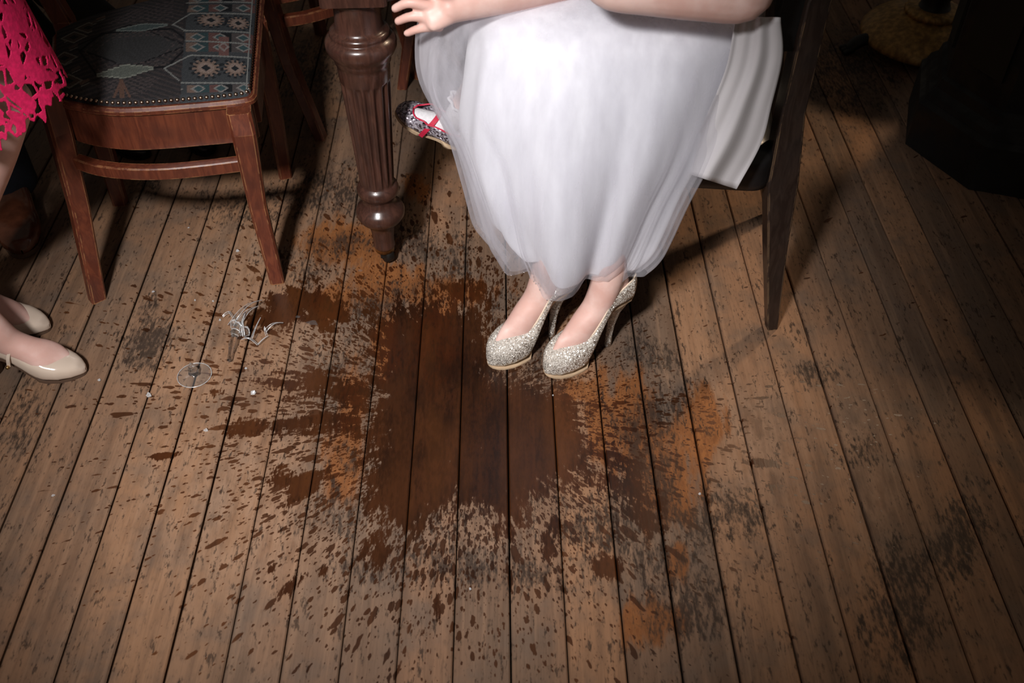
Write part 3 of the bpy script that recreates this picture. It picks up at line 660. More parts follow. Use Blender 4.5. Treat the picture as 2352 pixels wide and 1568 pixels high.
# ------------------------------------------------------------------ shoes
def frame(heel, ang):
    return Matrix.Translation(heel) @ Matrix.Rotation(R(ang), 4, 'Z')
def shoe(parent, name, M4, L=.215, W=.080, heel=.125, plat=.026, throat=.148, mat='glitter', rim='cream', solem='sole_tan', kind='stiletto', toeh=.052, cup=.062, pointy=.75, bury=0.0, label=None):
    """local x runs from heel back (0) to toe (L)"""
    def solez(x):
        a, b = .28 * L, .64 * L
        if x >= b: return plat + max(0, (x - .86 * L)) ** 2 * 2.2
        s = min(max((b - x) / (b - a), 0), 1.25); s2 = min(s, 1); return plat + (heel - plat) * (s2 * s2 * (3 - 2 * s2)) + max(s - 1, 0) * .012
    def halfw(x):
        u = x / L
        xs = [0, .02, .08, .2, .35, .5, .68, .8, .9, .96, .99, 1.]; ys = [.02, .42, .70, .80, .80, .86, 1.0, .97, .78, .52, .28, .03]
        if pointy > .9: ys = [.02, .40, .66, .72, .66, .76, 1.0, .93, .68, .42, .22, .03]
        return W / 2 * float(np.interp(u, xs, ys))
    def height(x):
        u = x / L; return float(np.interp(u, [0, .1, .3, .5, .64, .75, .85, .95, 1.], [cup, cup, cup * .92, .062, .060, toeh, toeh * .86, toeh * .6, toeh * .22]))
    def outer(x):
        if plat <= .02: return solez(x)
        a, b = .28 * L, .66 * L; s = min(max((b - x) / (b - a), 0), 1); return .0035 + (heel - .0035) * (s * s * (3 - 2 * s)) + max(0, (x - .86 * L)) ** 2 * 3
    xs = [L * (1 - math.cos(math.pi * k / 44)) / 2 for k in range(45)]; n = 33; rings = []
    for x in xs:
        z0 = outer(x); w = halfw(x); h = height(x) + solez(x) - z0
        if x >= throat: amax = math.pi
        else:
            q = min((throat - x) / (.05 * L / .215), 1.0); lo = float(np.interp(x / L, [0, .12, .35, .55, .7], [2.45, 2.30, 1.98, 1.92, 2.05])); amax = math.pi - (math.pi - lo) * math.sqrt(q)
            if x < .06 * L: amax = lo + (math.pi * .9995 - lo) * 0
        if kind == 'closed': amax = math.pi
        r = []
        for k in range(n):
            a = -amax + 2 * amax * k / (n - 1); y = w * math.copysign(abs(math.sin(a)) ** .8, math.sin(a)); ca = math.cos(a); z = z0 + h / 2 * (1 - math.copysign(abs(ca) ** .65, ca))
            r.append(M4 @ Vector((x, y, z)))
        rings.append(r)
    v, f = loft(rings, closed=False, caps=False)
    up = mesh_obj(name, v, f, mat, parent, solid=.0022, merge=True)
    if label: up['label'] = label
    # rim binding along the opening
    if kind != 'closed':
        left = [r[0] for x, r in zip(xs, rings) if x < throat]; right = [r[-1] for x, r in zip(xs, rings) if x < throat]
        loop = left[::-1] + right
        tip = [r[0] for x, r in zip(xs, rings) if x >= throat][:1]
        path = (tip + left[::-1] + right + tip)
        if rim: mesh_obj('rim', *tube(path, [.0021] * len(path), 8, sub=0, round_ends=False), rim, up)
        # insole
        ins = []
        for x in xs[1:-1]:
            w = halfw(x) * .86; ins.append([M4 @ Vector((x, s * w, solez(x) + .006)) for s in (-1, -.4, .4, 1)])
        iv, if_ = loft(ins, closed=False, caps=False); mesh_obj('insole', iv, if_, 'insole', up)
    # outsole
    so = []
    for x in xs[1:-1]:
        w = halfw(x) * (.93 if plat > .02 else .88) if x > .60 * L else halfw(x) * .8; zt = solez(x); front = x > .60 * L
        zb = (0 if front else max(zt - .006, 0)) if plat < .02 or not front else 0.0
        zt2 = zt + .001
        if front and plat > .02: zt2 = .004
        so.append([M4 @ Vector((x, s * w, z)) for s, z in ((-1, zt2), (1, zt2), (1, zb), (-1, zb))])
    mesh_obj('outsole', *loft(so), solem, up, smooth=False)
    # heel
    if kind == 'stiletto':
        hr = []; nseg = 12
        for s in (0, .12, .3, .55, .8, 1.):
            z = (heel + .004) * (1 - s); cx = .030 + .024 * (s ** 1.2) + (.008 * math.sin(math.pi * s)); rx = float(np.interp(s, [0, .12, .3, .55, .8, 1], [.030, .022, .013, .0085, .0075, .0085])); ry = float(np.interp(s, [0, .12, .3, .55, .8, 1], [.026, .020, .012, .0085, .0075, .0085]))
            hr.append([M4 @ Vector((cx + rx * math.cos(2 * math.pi * k / nseg), ry * math.sin(2 * math.pi * k / nseg), z)) for k in range(nseg)])
        mesh_obj('heel', *loft(hr), mat, up)
    elif kind in ('block', 'closed'):
        hr = []; nseg = 14
        for s in (0, .5, 1):
            z = (heel + .002) * (1 - s); cx = .035; rx = .034 - .006 * s if kind == 'closed' else .028 - .012 * s; ry = halfw(.2 * L) * (1 - (.05 if kind == 'closed' else .45) * s)
            hr.append([M4 @ Vector((cx + rx * math.cos(2 * math.pi * k / nseg), ry * math.sin(2 * math.pi * k / nseg), z)) for k in range(nseg)])
        mesh_obj('heel', *loft(hr), solem, up)
    return up, solez, halfw, height

def foot_tube(M4, L, heel, plat, ankle_z, knee, r_ankle=.036, r_calf=.052, sx=1.0, lead=None):
    """a foot inside the shoe and the leg up to the knee, as tubes that the remesh joins"""
    g = lambda x, z, y=0: M4 @ Vector((x, y, z))
    ball = .70 * L
    A = g(.068, ankle_z)
    kn = Vector(knee)
    main = tube([kn, A + (kn - A) * .75, A + (kn - A) * .5, A + (kn - A) * .22, A, g(.40 * L, heel * .62 + plat * .38 + .052), g(.55 * L, plat + .28 * heel + .040), g(.66 * L, plat + .042), g(.76 * L, plat + .028), g(.88 * L, plat + .017)],
                [r_calf * 1.02, r_calf, r_calf * .86, r_ankle * .95, (r_ankle * .94, r_ankle), (.031, .034), (.032, .031), (.038, .028), (.037, .021), (.022, .011)], 24)
    heelb = tube([A + (kn - A) * .10, g(.048, heel + .052), g(.034, heel + .030)], [r_ankle * .80, .0285, .024], 18)
    ballb = tube([g(.30 * L, heel * .8 + .030), g(.52 * L, plat + .35 * heel + .020), g(.72 * L, plat + .016)], [.024, .026, (.031, .014)], 16)
    return join(main, heelb, ballb)

# ------------------------------------------------------------------ woman in the white dress
def woman():
    base = Vector((.15, 1.68, 0)); t = thing('person', base, 'seated woman in white tulle dress and silver glitter platform heels', 'person')
    Mr = frame(Vector((.262, 1.622, 0)), 213); Ml = frame(Vector((.135, 1.652, 0)), 214)
    kr, kl = (.165, 1.665, .52), (.035, 1.70, .52)
    hips = Vector((.43, 1.84, .55))
    parts = [foot_tube(Mr, .225, .138, .026, .235, kr), foot_tube(Ml, .225, .138, .026, .235, kl)]
    parts += [tube([kr, (.26, 1.75, .545), (.40, 1.78, .565)], [.056, .068, .080], 18), tube([kl, (.18, 1.84, .545), (.40, 1.90, .565)], [.056, .068, .080], 18)]
    parts.append(tube([(.385, 1.84, .52), (.385, 1.84, .66), (.385, 1.83, .82), (.39, 1.82, .98), (.39, 1.82, 1.10), (.39, 1.82, 1.19)], [(.15, .11), (.145, .105), (.12, .092), (.14, .10), (.145, .088), (.06, .055)], 22, up=(1, 0, 0)))
    # near arm: shoulder, elbow, forearm, hand turned up out of the frame
    el = aty(1712, -6, 1.575); wr = aty(1402, -16, 1.565)
    parts.append(tube([(.42, 1.68, 1.10), (.45, 1.63, .98), el + Vector((.012, 0, .05)), el, el + (wr - el) * .3, el + (wr - el) * .7, wr, wr + Vector((-.03, .01, .025))], [.050, .044, .041, .040, .041, .035, .028, .029], 18))
    hb = wr + Vector((-.03, .01, .025)); parts.append(tube([hb, hb + Vector((-.045, .015, .035))], [(.038, .016), (.042, .014)], 14))
    for k in range(4):
        b = hb + Vector((-.045, .015, .035)) + Vector((-.004, -.03 + .02 * k, .012 * (k == 1 or k == 2)))
        parts.append(tube([b, b + Vector((-.03, 0, .03)), b + Vector((-.035, 0, .06))], [.009, .0085, .007], 10))
    parts.append(tube([hb + Vector((0, -.02, .01)), hb + Vector((-.02, -.055, .03)), hb + Vector((-.03, -.06, .055))], [.012, .010, .008], 10))
    # far arm: forearm and hand that shows at the table leg
    w2 = aty(1046, 14, 1.66); e2 = aty(1330, -62, 1.74)
    parts.append(tube([(.40, 1.97, 1.10), (.33, 1.95, .98), e2 + Vector((.03, .03, .05)), e2, e2 + (w2 - e2) * .35, e2 + (w2 - e2) * .75, w2, w2 + (w2 - e2) * .05], [.048, .042, .038, .038, .039, .033, .028, .028], 18))
    palm = [w2, aty(1012, 22, 1.655), aty(985, 30, 1.65)]
    parts.append(tube(palm, [(.027, .022), (.034, .020), (.036, .017)], 16, up=(0, -.6, .8)))
    fing = [((990, -18), (945, -28), (905, -30), .0090), ((984, 14), (940, 6), (906, 20), .0092), ((986, 40), (945, 38), (913, 49), .0090), ((996, 62), (962, 66), (934, 77), .0084)]
    for k, (a, b, c, r) in enumerate(fing):
        parts.append(tube([aty(a[0] + 14, a[1], 1.655), aty(*a, 1.648 - .002 * k), aty(*b, 1.642), aty(*c, 1.650)], [r * 1.1, r * 1.06, r, r * .86], 12))
    parts.append(tube([aty(1030, -10, 1.65), aty(1000, -50, 1.635), aty(965, -62, 1.635)], [.014, .012, .009], 12))
    v, f = join(*parts); body = mesh_obj('body', v, f, 'skin', t, remesh=.0034); body['label'] = 'bare arms and ankles'
    for Mx in (Mr, Ml): shoe(t, 'shoe', Mx, L=.225, heel=.138, W=.084, throat=.150, label='silver glitter platform pump with thin heel')
    # ---- satin skirt and tulle overlay
    Z = [.238, .262, .30, .40, .50, .60, .67, .72, .755, .772]
    def xr(px_, z, Y): d = Y * CP - (z - H) * SP; return (px_ - 1176) * d / F
    left = {'s': [1190, 1170, 1145, 1100, 1068, 1074, 1082, 1095, 1140, 1250], 't': [1166, 1150, 1128, 1098, 1060, 996, 984, 1000, 1060, 1230]}
    right = [1436, 1464, 1490, 1538, 1600, 1655, 1692, 1712, 1700, 1600]
    yf = [1.556, 1.552, 1.550, 1.550, 1.556, 1.570, 1.590, 1.615, 1.660, 1.72]; yb = [1.80, 1.82, 1.85, 1.88, 1.92, 1.94, 1.94, 1.92, 1.88, 1.82]
    def skirt(kind, off, seed, amp, zlow):
        r2 = random.Random(seed); ph = [r2.uniform(0, 6.28) for _ in range(6)]; fr = [5, 9, 14, 23, 37]; am = [1.3, 1.1, .6, .30, .10] if kind == 't' else [1.3, 1.1, .35, .0, .0]
        nth = 220; rows = catmull([(z, xr(l, z, 1.74), xr(rr, z, 1.66), a, b) for z, l, rr, a, b in zip(Z, left[kind], right, yf, yb)], 7)
        rings = []
        for i, q in enumerate(rows):
            z, xl, xrr, a, b = q; cx, cy = (xl + xrr) / 2, (a + b) / 2; ax, ay = (xrr - xl) / 2 + off, (b - a) / 2 + off
            k = min(1, max(0, (.78 - z) / .5)); fade = .25 + .75 * k; r = []
            for j in range(nth):
                th = R(75) + (R(352) - R(75)) * j / (nth - 1); c, s = math.cos(th), math.sin(th)
                ex = .78; x = math.copysign(abs(c) ** ex, c); y = math.copysign(abs(s) ** ex, s)
                if s < 0 and c > 0: y = -abs(s) ** .45
                w = sum(am[m] * math.sin(fr[m] * th + ph[m] + 1.5 * z * (m % 3 - 1)) for m in range(5)) / 2.2
                g = 1 + amp * fade * w / max(ax, .1)
                zz = z
                if z < .30:                                        # uneven hem, dipping at the front
                    hd = (.30 - z) / .062; wv = 1. if kind == 't' else .3; zz = z + hd * (zlow + .010 * wv * math.sin(7 * th + ph[0]) + .008 * wv * math.sin(3 * th + ph[1]) + (.035 if kind == 's' else .02) * max(0, -c) ** 1.5)
                r.append((cx + ax * x * g, cy + ay * y * g, zz))
            rings.append(r)
        v, f = loft(rings, closed=False, caps=False); return v, f, rings
    v, f, rg = skirt('s', .0, 5, .022, -.010); mesh_obj('skirt', v, f, 'satin', t, solid=.0015)
    v, f, rg = skirt('t', .020, 5, .024, -.018); tu = mesh_obj('tulle_overskirt', v, f, 'tulle', t); tu['label'] = 'sheer gathered tulle layer'
    v, f, rg2 = skirt('t', .012, 5, .022, -.012); mesh_obj('tulle_overskirt', v, f, 'tulle', t)
    # sparkling edge of the hem
    bead = []
    for p in rg[0][10:150:2]:
        if rng.random() < .75: bead.append(lathe([(-.0014, .0002), (-.0008, .0013), (.0008, .0013), (.0014, .0002)], p, 6))
    mesh_obj('hem_beads', *join(*bead), 'silver', tu, kind='stuff')
    # underskirt flap hanging over the seat edge
    Lc = catmull([(1690, 40), (1670, 150), (1630, 250), (1590, 330), (1560, 392)], 8); Rc = catmull([(1792, 40), (1797, 130), (1772, 240), (1748, 330), (1692, 434)], 8); vs = []; nw = 24
    for i, (a, b) in enumerate(zip(Lc, Rc)):
        for j in range(nw + 1):
            s = j / nw; p = a * (1 - s) + b * s; Y = 1.600 + .012 * math.sin(s * 8.5 + i * .03) * (.3 + i / 40) + .004 * math.sin(s * 19 + i * .06); vs.append(tuple(aty(p[0], p[1], Y)))
    m = nw + 1; mesh_obj('underskirt', vs, [(i * m + j, i * m + j + 1, (i + 1) * m + j + 1, (i + 1) * m + j) for i in range(len(Lc) - 1) for j in range(nw)], 'underskirt', t, solid=.002)
    # bodice
    v, f = tube([(.38, 1.84, .50), (.38, 1.84, .62), (.385, 1.83, .80), (.39, 1.82, .98), (.39, 1.82, 1.06)], [(.165, .122), (.158, .118), (.128, .100), (.148, .110), (.152, .100)], 40, up=(1, 0, 0), round_ends=False)
    mesh_obj('bodice', v, f, 'satin', t)
woman()

# ------------------------------------------------------------------ child on her lap: one foot shows at the left of the dress
def child():
    toe = aty(897, 246, 2.03); heel = aty(1054, 350, 2.00)
    d = (toe - heel); L = .178
    ax = d.normalized(); side = ax.cross(Vector((0, 0, 1))).normalized(); upv = side.cross(ax).normalized()
    # roll the sole a little towards the camera
    rot = Matrix.Rotation(R(-12), 3, ax); side, upv = rot @ side, rot @ upv
    M4 = Matrix(((ax.x, -side.x, upv.x, 0), (ax.y, -side.y, upv.y, 0), (ax.z, -side.z, upv.z, 0), (0, 0, 0, 1)))
    M4 = Matrix.Translation(heel) @ M4
    t = thing('person', (heel.x, heel.y, 0), 'child on the lap, one sequinned shoe with red strap and white sock showing', 'person')
    g = lambda x, z, y=0: M4 @ Vector((x, y, z))
    knee = Vector((.02, 1.93, .62)); ank = g(.058, .088); hip = Vector((.30, 1.86, .70))
    leg = tube([ank, ank + (knee - ank) * .4, ank + (knee - ank) * .75, knee, knee * .5 + hip * .5, hip], [.026, .034, .036, .038, .05, .06], 16)
    ank2 = ank + Vector((.15, -.03, .03)); k2 = knee + Vector((.09, .0, 0)); leg2 = tube([ank2, ank2 + (k2 - ank2) * .5, k2, hip + Vector((.02, .03, 0))], [.026, .034, .038, .06], 16)
    foot = tube([g(.026, .044), g(.06, .050), g(.10, .036), g(.138, .024)], [(.016, .018), (.018, .022), (.020, .018), (.016, .011)], 14)
    foot2 = tube([ank2 + Vector((.02, 0, -.05)), ank2 + Vector((-.03, 0, -.05)), ank2 + Vector((-.09, 0, -.06))], [.022, .024, .018], 14)
    mesh_obj('body', *join(leg, foot, leg2, foot2), 'skin', t, remesh=.005)
    sv, sf = join(tube([g(.024, .046), g(.055, .054), g(.095, .040), g(.138, .026)], [(.020, .022), (.022, .027), (.024, .022), (.020, .014)], 20), tube([g(.05, .05), ank, ank + (knee - ank) * .14], [.022, .0265, .0290], 20))
    sock = mesh_obj('sock', sv, sf, 'sock', t, remesh=.003)
    # ruffled cuff
    rr = []; top = ank + (knee - ank) * .14; dirv = (knee - ank).normalized(); s1 = dirv.cross(Vector((0, 1, 0))).normalized(); s2 = dirv.cross(s1)
    for h, b in ((-.002, .030), (.006, .033), (.010, .037), (.006, .041)):
        rr.append([top + dirv * h + s1 * ((b + .003 * math.sin(9 * a)) * math.cos(a)) + s2 * ((b + .003 * math.sin(9 * a)) * math.sin(a)) for a in [2 * math.pi * k / 60 for k in range(60)]])
    cv, cf = loft(rr, caps=False); mesh_obj('cuff', cv, cf, 'sock', sock, solid=.001)
    sh, solez, hw, hh = shoe(t, 'shoe', M4, L=L, W=.070, heel=.022, plat=.006, throat=.146, mat='sequin', rim='red_trim', solem='sole_tan', kind='block', toeh=.038, cup=.054, pointy=.7, label='sequinned child shoe with red strap')
    # strap over the instep
    w = .0325; pts = [g(.100, .010, w), g(.098, .040, w), g(.094, .062, w * .6), g(.092, .070, 0), g(.094, .062, -w * .6), g(.098, .040, -w), g(.100, .010, -w)]
    pp = catmull([tuple(p) for p in pts], 6); ring = []
    for i, p in enumerate(pp):
        p = Vector(p); a = ax * .0055
        nrm = (p - g(.096, .03)).normalized() * .0012; ring.append([p - a + nrm, p + a + nrm, p + a - nrm, p - a - nrm])
    mesh_obj('strap', *loft(ring), 'red_trim', sh, smooth=False)
child()

# ------------------------------------------------------------------ woman in pink lace at the left edge
def pink():
    Mn = frame(Vector((-1.176, 1.513, 0)), -2); Mf = frame(Vector((-1.300, 1.650, 0)), -2)
    t = thing('person', (-1.12, 1.68, 0), 'woman in bright pink lace skirt and nude patent strap shoes', 'person')
    kn = Vector((-1.36, 1.64, .49)); k2 = fl(10, 236, .54); pr = dict(L=.240, W=.082, heel=.062, plat=.005)
    hip = Vector((-1.27, 1.68, .92))
    parts = [foot_tube(Mn, .24, .062, .010, .150, kn, .037, .052), foot_tube(Mf, .24, .062, .010, .150, k2, .037, .052), tube([kn, kn * .5 + hip * .5, hip], [.056, .07, .085], 18), tube([k2, k2 * .5 + (hip + Vector((.07, .03, 0))) * .5, hip + Vector((.07, .03, 0))], [.056, .07, .085], 18)]
    for k in range(4):                                         # toe bases that show in the throat of the shoe
        y = -.024 + .016 * k; parts.append(tube([Mn @ Vector((.150, y, .046)), Mn @ Vector((.178, y * .9, .030))], [.0095, .0085], 10))
    mesh_obj('body', *join(*parts), 'skin', t, remesh=.0045)
    for Mx in (Mn, Mf):
        sh, sz, hw, hh = shoe(t, 'shoe', Mx, throat=.158, mat='patent', rim='patent', solem='patent_sole', kind='block', toeh=.048, cup=.058, pointy=.95, label='nude patent pump with buttoned strap', **pr)
        g = lambda x, z, y=0: Mx @ Vector((x, y, z))
        w = .036; pts = [g(.098, .052, -w), g(.104, .076, -w * .95), g(.112, .098, -w * .55), g(.116, .106, 0), g(.112, .098, w * .55), g(.104, .076, w * .95), g(.098, .050, w)]
        pp = catmull([tuple(p) for p in pts], 6); ring = []; axv = (Mx.to_3x3() @ Vector((1, 0, .25))).normalized(); ce = g(.106, .07)
        for p in pp:
            p = Vector(p); nrm = (p - ce).normalized() * .001; a = axv * .0042; ring.append([p - a + nrm, p + a + nrm, p + a - nrm, p - a - nrm])
        st = mesh_obj('strap', *loft(ring), 'patent', sh, smooth=False)
        b = g(.097, .053, -w - .002); mesh_obj('button', *tube([b, b + (Mx.to_3x3() @ Vector((0, -.003, .001)))], [.0045, .004], 10, sub=0), 'brass', st)
    # lace skirt: a fine net with real holes and a scalloped hem
    c = Vector((-1.150, 1.685, 0)); nth, nz = 900, 250; z0, z1 = .545, .95
    cells = []; r2 = random.Random(4)
    pts = np.array([(r2.uniform(-3.14, 3.14) * .25, r2.uniform(z0 - .03, z1)) for _ in range(1000)])
    vs = []; uv = []
    for i in range(nz + 1):
        for j in range(nth):
            th = 2 * math.pi * j / nth - math.pi; s = i / nz; z = z0 + (z1 - z0) * s
            rx = .285 - .060 * s + .010 * math.sin(5 * th + 1) * (1 - s); ry = .152 - .020 * s + .006 * math.sin(7 * th) * (1 - s)
            lift = .02 * (1 - s) * math.sin(2 * th + .6)
            ct, sn = math.cos(th), math.sin(th); ct, sn = math.copysign(abs(ct) ** .72, ct), math.copysign(abs(sn) ** .72, sn)
            vs.append((c.x + rx * ct, c.y + ry * sn, z + lift)); uv.append((th * .25, z))
    uv = np.array(uv)
    cc = uv; best = np.full(len(cc), 9.); second = np.full(len(cc), 9.)
    for k in range(0, len(cc), 4000):
        d = np.hypot(cc[k:k + 4000, None, 0] - pts[None, :, 0], (cc[k:k + 4000, None, 1] - pts[None, :, 1]) * .85); d.sort(axis=1); best[k:k + 4000] = d[:, 0]; second[k:k + 4000] = d[:, 1]
    edge = second - best
    big = np.sin(uv[:, 0] * 75 + 1.2 * np.sin(uv[:, 1] * 40)) * np.sin(uv[:, 1] * 62 + np.sin(uv[:, 0] * 50))
    hz = (uv[:, 1] - z0) / (z1 - z0)
    hole = (edge > .0044) & (big > -.10 + .55 * np.clip(hz - .06, 0, 1))
    scal = z0 + .020 + .022 * np.abs(np.sin(uv[:, 0] / .25 * 10.5)) ** .7 + .006 * np.sin(uv[:, 0] * 200)
    hole |= uv[:, 1] < scal
    fs = []
    for i in range(nz):
        for j in range(nth):
            k = (j + 1) % nth; q = (i * nth + j, i * nth + k, (i + 1) * nth + k, (i + 1) * nth + j)
            if sum(hole[x] for x in q) < 3: fs.append(q)
    used = sorted({x for q in fs for x in q}); mp = {x: n for n, x in enumerate(used)}
    sk = mesh_obj('lace_skirt', [vs[x] for x in used], [tuple(mp[x] for x in q) for q in fs], 'lace', t, solid=.0016)
    # lining
    rr = []
    for s in (0, .25, .5, .75, 1):
        rr.append([(c.x + (.245 - .05 * s) * math.cos(a), c.y + (.125 - .02 * s) * math.sin(a), .69 + .28 * s) for a in [2 * math.pi * k / 60 for k in range(60)]])
    lv, lf = loft(rr, caps=False); mesh_obj('lining', lv, lf, 'lining', sk)
pink()

# ------------------------------------------------------------------ man in navy trousers and brown shoes
def man():
    hb = fl(-10, 430); ang = -68; Mn = frame(Vector((-1.318, 2.165, 0)), ang)
    t = thing('person', (-1.32, 2.12, 0), 'man in navy trousers and polished brown leather shoes', 'person')
    k1 = Vector((-1.36, 2.22, .52)); hip = Vector((-1.44, 2.26, .92))
    parts = [tube([Mn @ Vector((.05, 0, .09)), k1, hip], [.045, .06, .09], 14), tube([Mn @ Vector((.05, 0, .045)), Mn @ Vector((.18, 0, .032))], [.026, .018], 12)]
    M2 = frame(Vector((-1.60, 2.26, 0)), -75); parts += [tube([M2 @ Vector((.05, 0, .09)), Vector((-1.6, 2.28, .52)), hip + Vector((-.14, .04, 0))], [.045, .06, .09], 14), tube([M2 @ Vector((.05, 0, .045)), M2 @ Vector((.18, 0, .032))], [.026, .018], 12)]
    mesh_obj('body', *join(*parts), 'skin', t, remesh=.008)
    for Mx, k, h in ((Mn, k1, hip), (M2, Vector((-1.6, 2.28, .52)), hip + Vector((-.14, .04, 0)))):
        sh, *_ = shoe(t, 'shoe', Mx, L=.292, W=.104, heel=.026, plat=.010, mat='brown_leather', solem='patent_sole', kind='closed', toeh=.058, cup=.085, label='polished brown leather shoe')
        g = lambda x, z, y=0: Mx @ Vector((x, y, z))
        cap = [g(.222, .020, -.047), g(.220, .050, -.030), g(.219, .060, 0), g(.220, .050, .030), g(.222, .020, .047)]
        mesh_obj('toe_seam', *tube(cap, [.0018] * 5, 8), 'brown_leather', sh)
        for q in range(4):
            x = .105 + .016 * q; zz = .098 - .010 * q
            mesh_obj('lace', *tube([g(x, zz - .012, -.024), g(x + .003, zz, 0), g(x, zz - .012, .024)], [.0022] * 3, 8), 'black_cloth', sh)
        tr = []
        a0 = g(.058, .075)
        v, f = tube([g(.055, .062), g(.053, .11), (Vector(a0) + k) / 2, k, (k + h) / 2, h], [(.062, .078), (.062, .075), (.066, .076), (.075, .08), (.088, .09), (.11, .11)], 24, up=(0, -1, 0), round_ends=False)
        mesh_obj('trouser_leg', v, f, 'navy', t)
man()

# ------------------------------------------------------------------ someone in black behind the patterned chair: two shoes show under it
def black_person():
    t = thing('person', (-1.0, 2.45, 0), 'person in black trousers and black shoes standing behind the patterned chair', 'person')
    t1, t2 = fl(338, 362), fl(476, 352)
    M1 = frame(Vector((t1.x - .20, t1.y + .14, 0)), -35); M2 = frame(Vector((t2.x - .12, t2.y + .20, 0)), -59)
    hip = Vector((-1.34, 2.60, .9)); parts = []
    for Mx, dx in ((M1, -.08), (M2, .06)):
        k = hip + Vector((dx, -.06, -.40)); parts += [tube([Mx @ Vector((.05, 0, .06)), Mx @ Vector((.05, 0, .12)), k, hip + Vector((dx, 0, 0))], [.036, .038, .055, .08], 12), tube([Mx @ Vector((.04, 0, .045)), Mx @ Vector((.15, 0, .03))], [.024, .016], 10)]
    mesh_obj('body', *join(*parts), 'skin', t, remesh=.008)
    for Mx, dx in ((M1, -.08), (M2, .06)):
        sh, *_ = shoe(t, 'shoe', Mx, L=.25, W=.086, heel=.03, plat=.010, mat='black_leather', solem='black_leather', kind='closed', toeh=.045, cup=.07, label='black leather shoe')
        b = Mx @ Vector((.11, -.030, .085)); mesh_obj('buckle', *tube([b, b + Vector((.008, .004, 0))], [.005, .005], 8, sub=0), 'brass', sh)
        k = hip + Vector((dx, -.06, -.40))
        v, f = tube([Mx @ Vector((.05, 0, .075)), Mx @ Vector((.05, 0, .14)), k, hip + Vector((dx, 0, 0))], [.05, .052, .068, .095], 20, round_ends=False)
        mesh_obj('trouser_leg', v, f, 'black_cloth', t)
black_person()

# ------------------------------------------------------------------ far right: pedestal tables and the dark bar end
def pedestal(c, label, mat, rb, name='pedestal_table', rot=0):
    t = thing(name, c, label, 'table', 'pedestal tables in the background')
    mesh_obj('base', *lathe([(.035, rb * .98), (.040, rb), (.050, rb * .995), (.062, rb * .96), (.080, rb * .86), (.098, rb * .68), (.112, rb * .46), (.120, rb * .34)], c, 64), mat, t)
    col_ = [(.118, .078), (.124, .080), (.130, .072), (.136, .050), (.16, .040), (.20, .046), (.26, .055), (.32, .048), (.40, .034), (.55, .030), (.66, .034), (.70, .06)]
    mesh_obj('column', *lathe(col_, c, 40), 'iron', t)
    n = 96; mesh_obj('beaded_collar', *lathe([(.112, .074), (.118, .088), (.128, .090), (.136, .080), (.138, .06)], c, n, lambda z, a: 1 - .05 * abs(math.sin(12 * a))), 'gilt' if mat == 'gilt' else 'iron', t)
    for k in range(3):
        a = R(rot + 120 * k); e = Vector((math.cos(a), math.sin(a), 0)); s = Vector((-e.y, e.x, 0))
        p = c + e * rb * .92
        v, f = tube([p + Vector((0, 0, .045)), p + e * .035 + Vector((0, 0, .035)), p + e * .06 + Vector((0, 0, .016))], [(.024, .016), (.026, .018), (.022, .014)], 12)
        l = mesh_obj('foot', v, f, 'iron', t)
        for q in (-1, 0, 1): mesh_obj('claw', *tube([p + e * .055 + s * .014 * q + Vector((0, 0, .016)), p + e * .080 + s * .017 * q + Vector((0, 0, .009))], [.010, .008], 8, sub=0), 'iron', l)
    mesh_obj('table_top', *lathe([(.70, .245), (.705, .255), (.722, .255), (.727, .245)], c, 56), 'table_wood', t)
pedestal(Vector((1.325, 2.95, 0)), 'round table on a dull gilt domed base with beaded collar', 'gilt', .205, rot=-172)
pedestal(Vector((1.28, 3.62, 0)), 'round table on a black iron domed base behind the gilt one', 'iron', .22, rot=-90)

def bar_end():
    c = Vector((1.43, 2.42, 0)); t = thing('bar_counter', c, 'near black panelled bar end with stepped plinth at the dark side', 'bar counter')
    def octo(r, z, k=1.0): return [(c.x + r * math.cos(R(22.5 + 45 * i) + R(-18)), c.y + r * k * math.sin(R(22.5 + 45 * i) + R(-18)), z) for i in range(8)]
    mesh_obj('plinth', *loft([octo(.315, 0), octo(.315, .135), octo(.300, .15)]), 'black_wood', t, smooth=False)
    mesh_obj('moulding', *loft([octo(.302, .15), octo(.296, .165), octo(.278, .180), octo(.272, .205), octo(.26, .215)]), 'black_wood', t, smooth=False)
    body = mesh_obj('body', *loft([octo(.262, .21), octo(.262, .98)]), 'black_wood', t, smooth=False)
    for i in range(8):
        a0, a1 = Vector(octo(.264, .26)[i]), Vector(octo(.264, .26)[(i + 1) % 8]); m = (a0 + a1) / 2; e = (a1 - a0); n = Vector((m.x - c.x, m.y - c.y, 0)).normalized()
        p0 = m - e * .34; p1 = m + e * .34
        mesh_obj('panel', *bar(p0 + n * .002 + Vector((0, 0, .3)), p1 + n * .002 + Vector((0, 0, .3)), .008, .56), 'green_panel', t, smooth=False)
    mesh_obj('counter_top', *loft([octo(.29, .98), octo(.30, .985), octo(.30, 1.02), octo(.29, 1.025)]), 'black_wood', t, smooth=False)
bar_end()

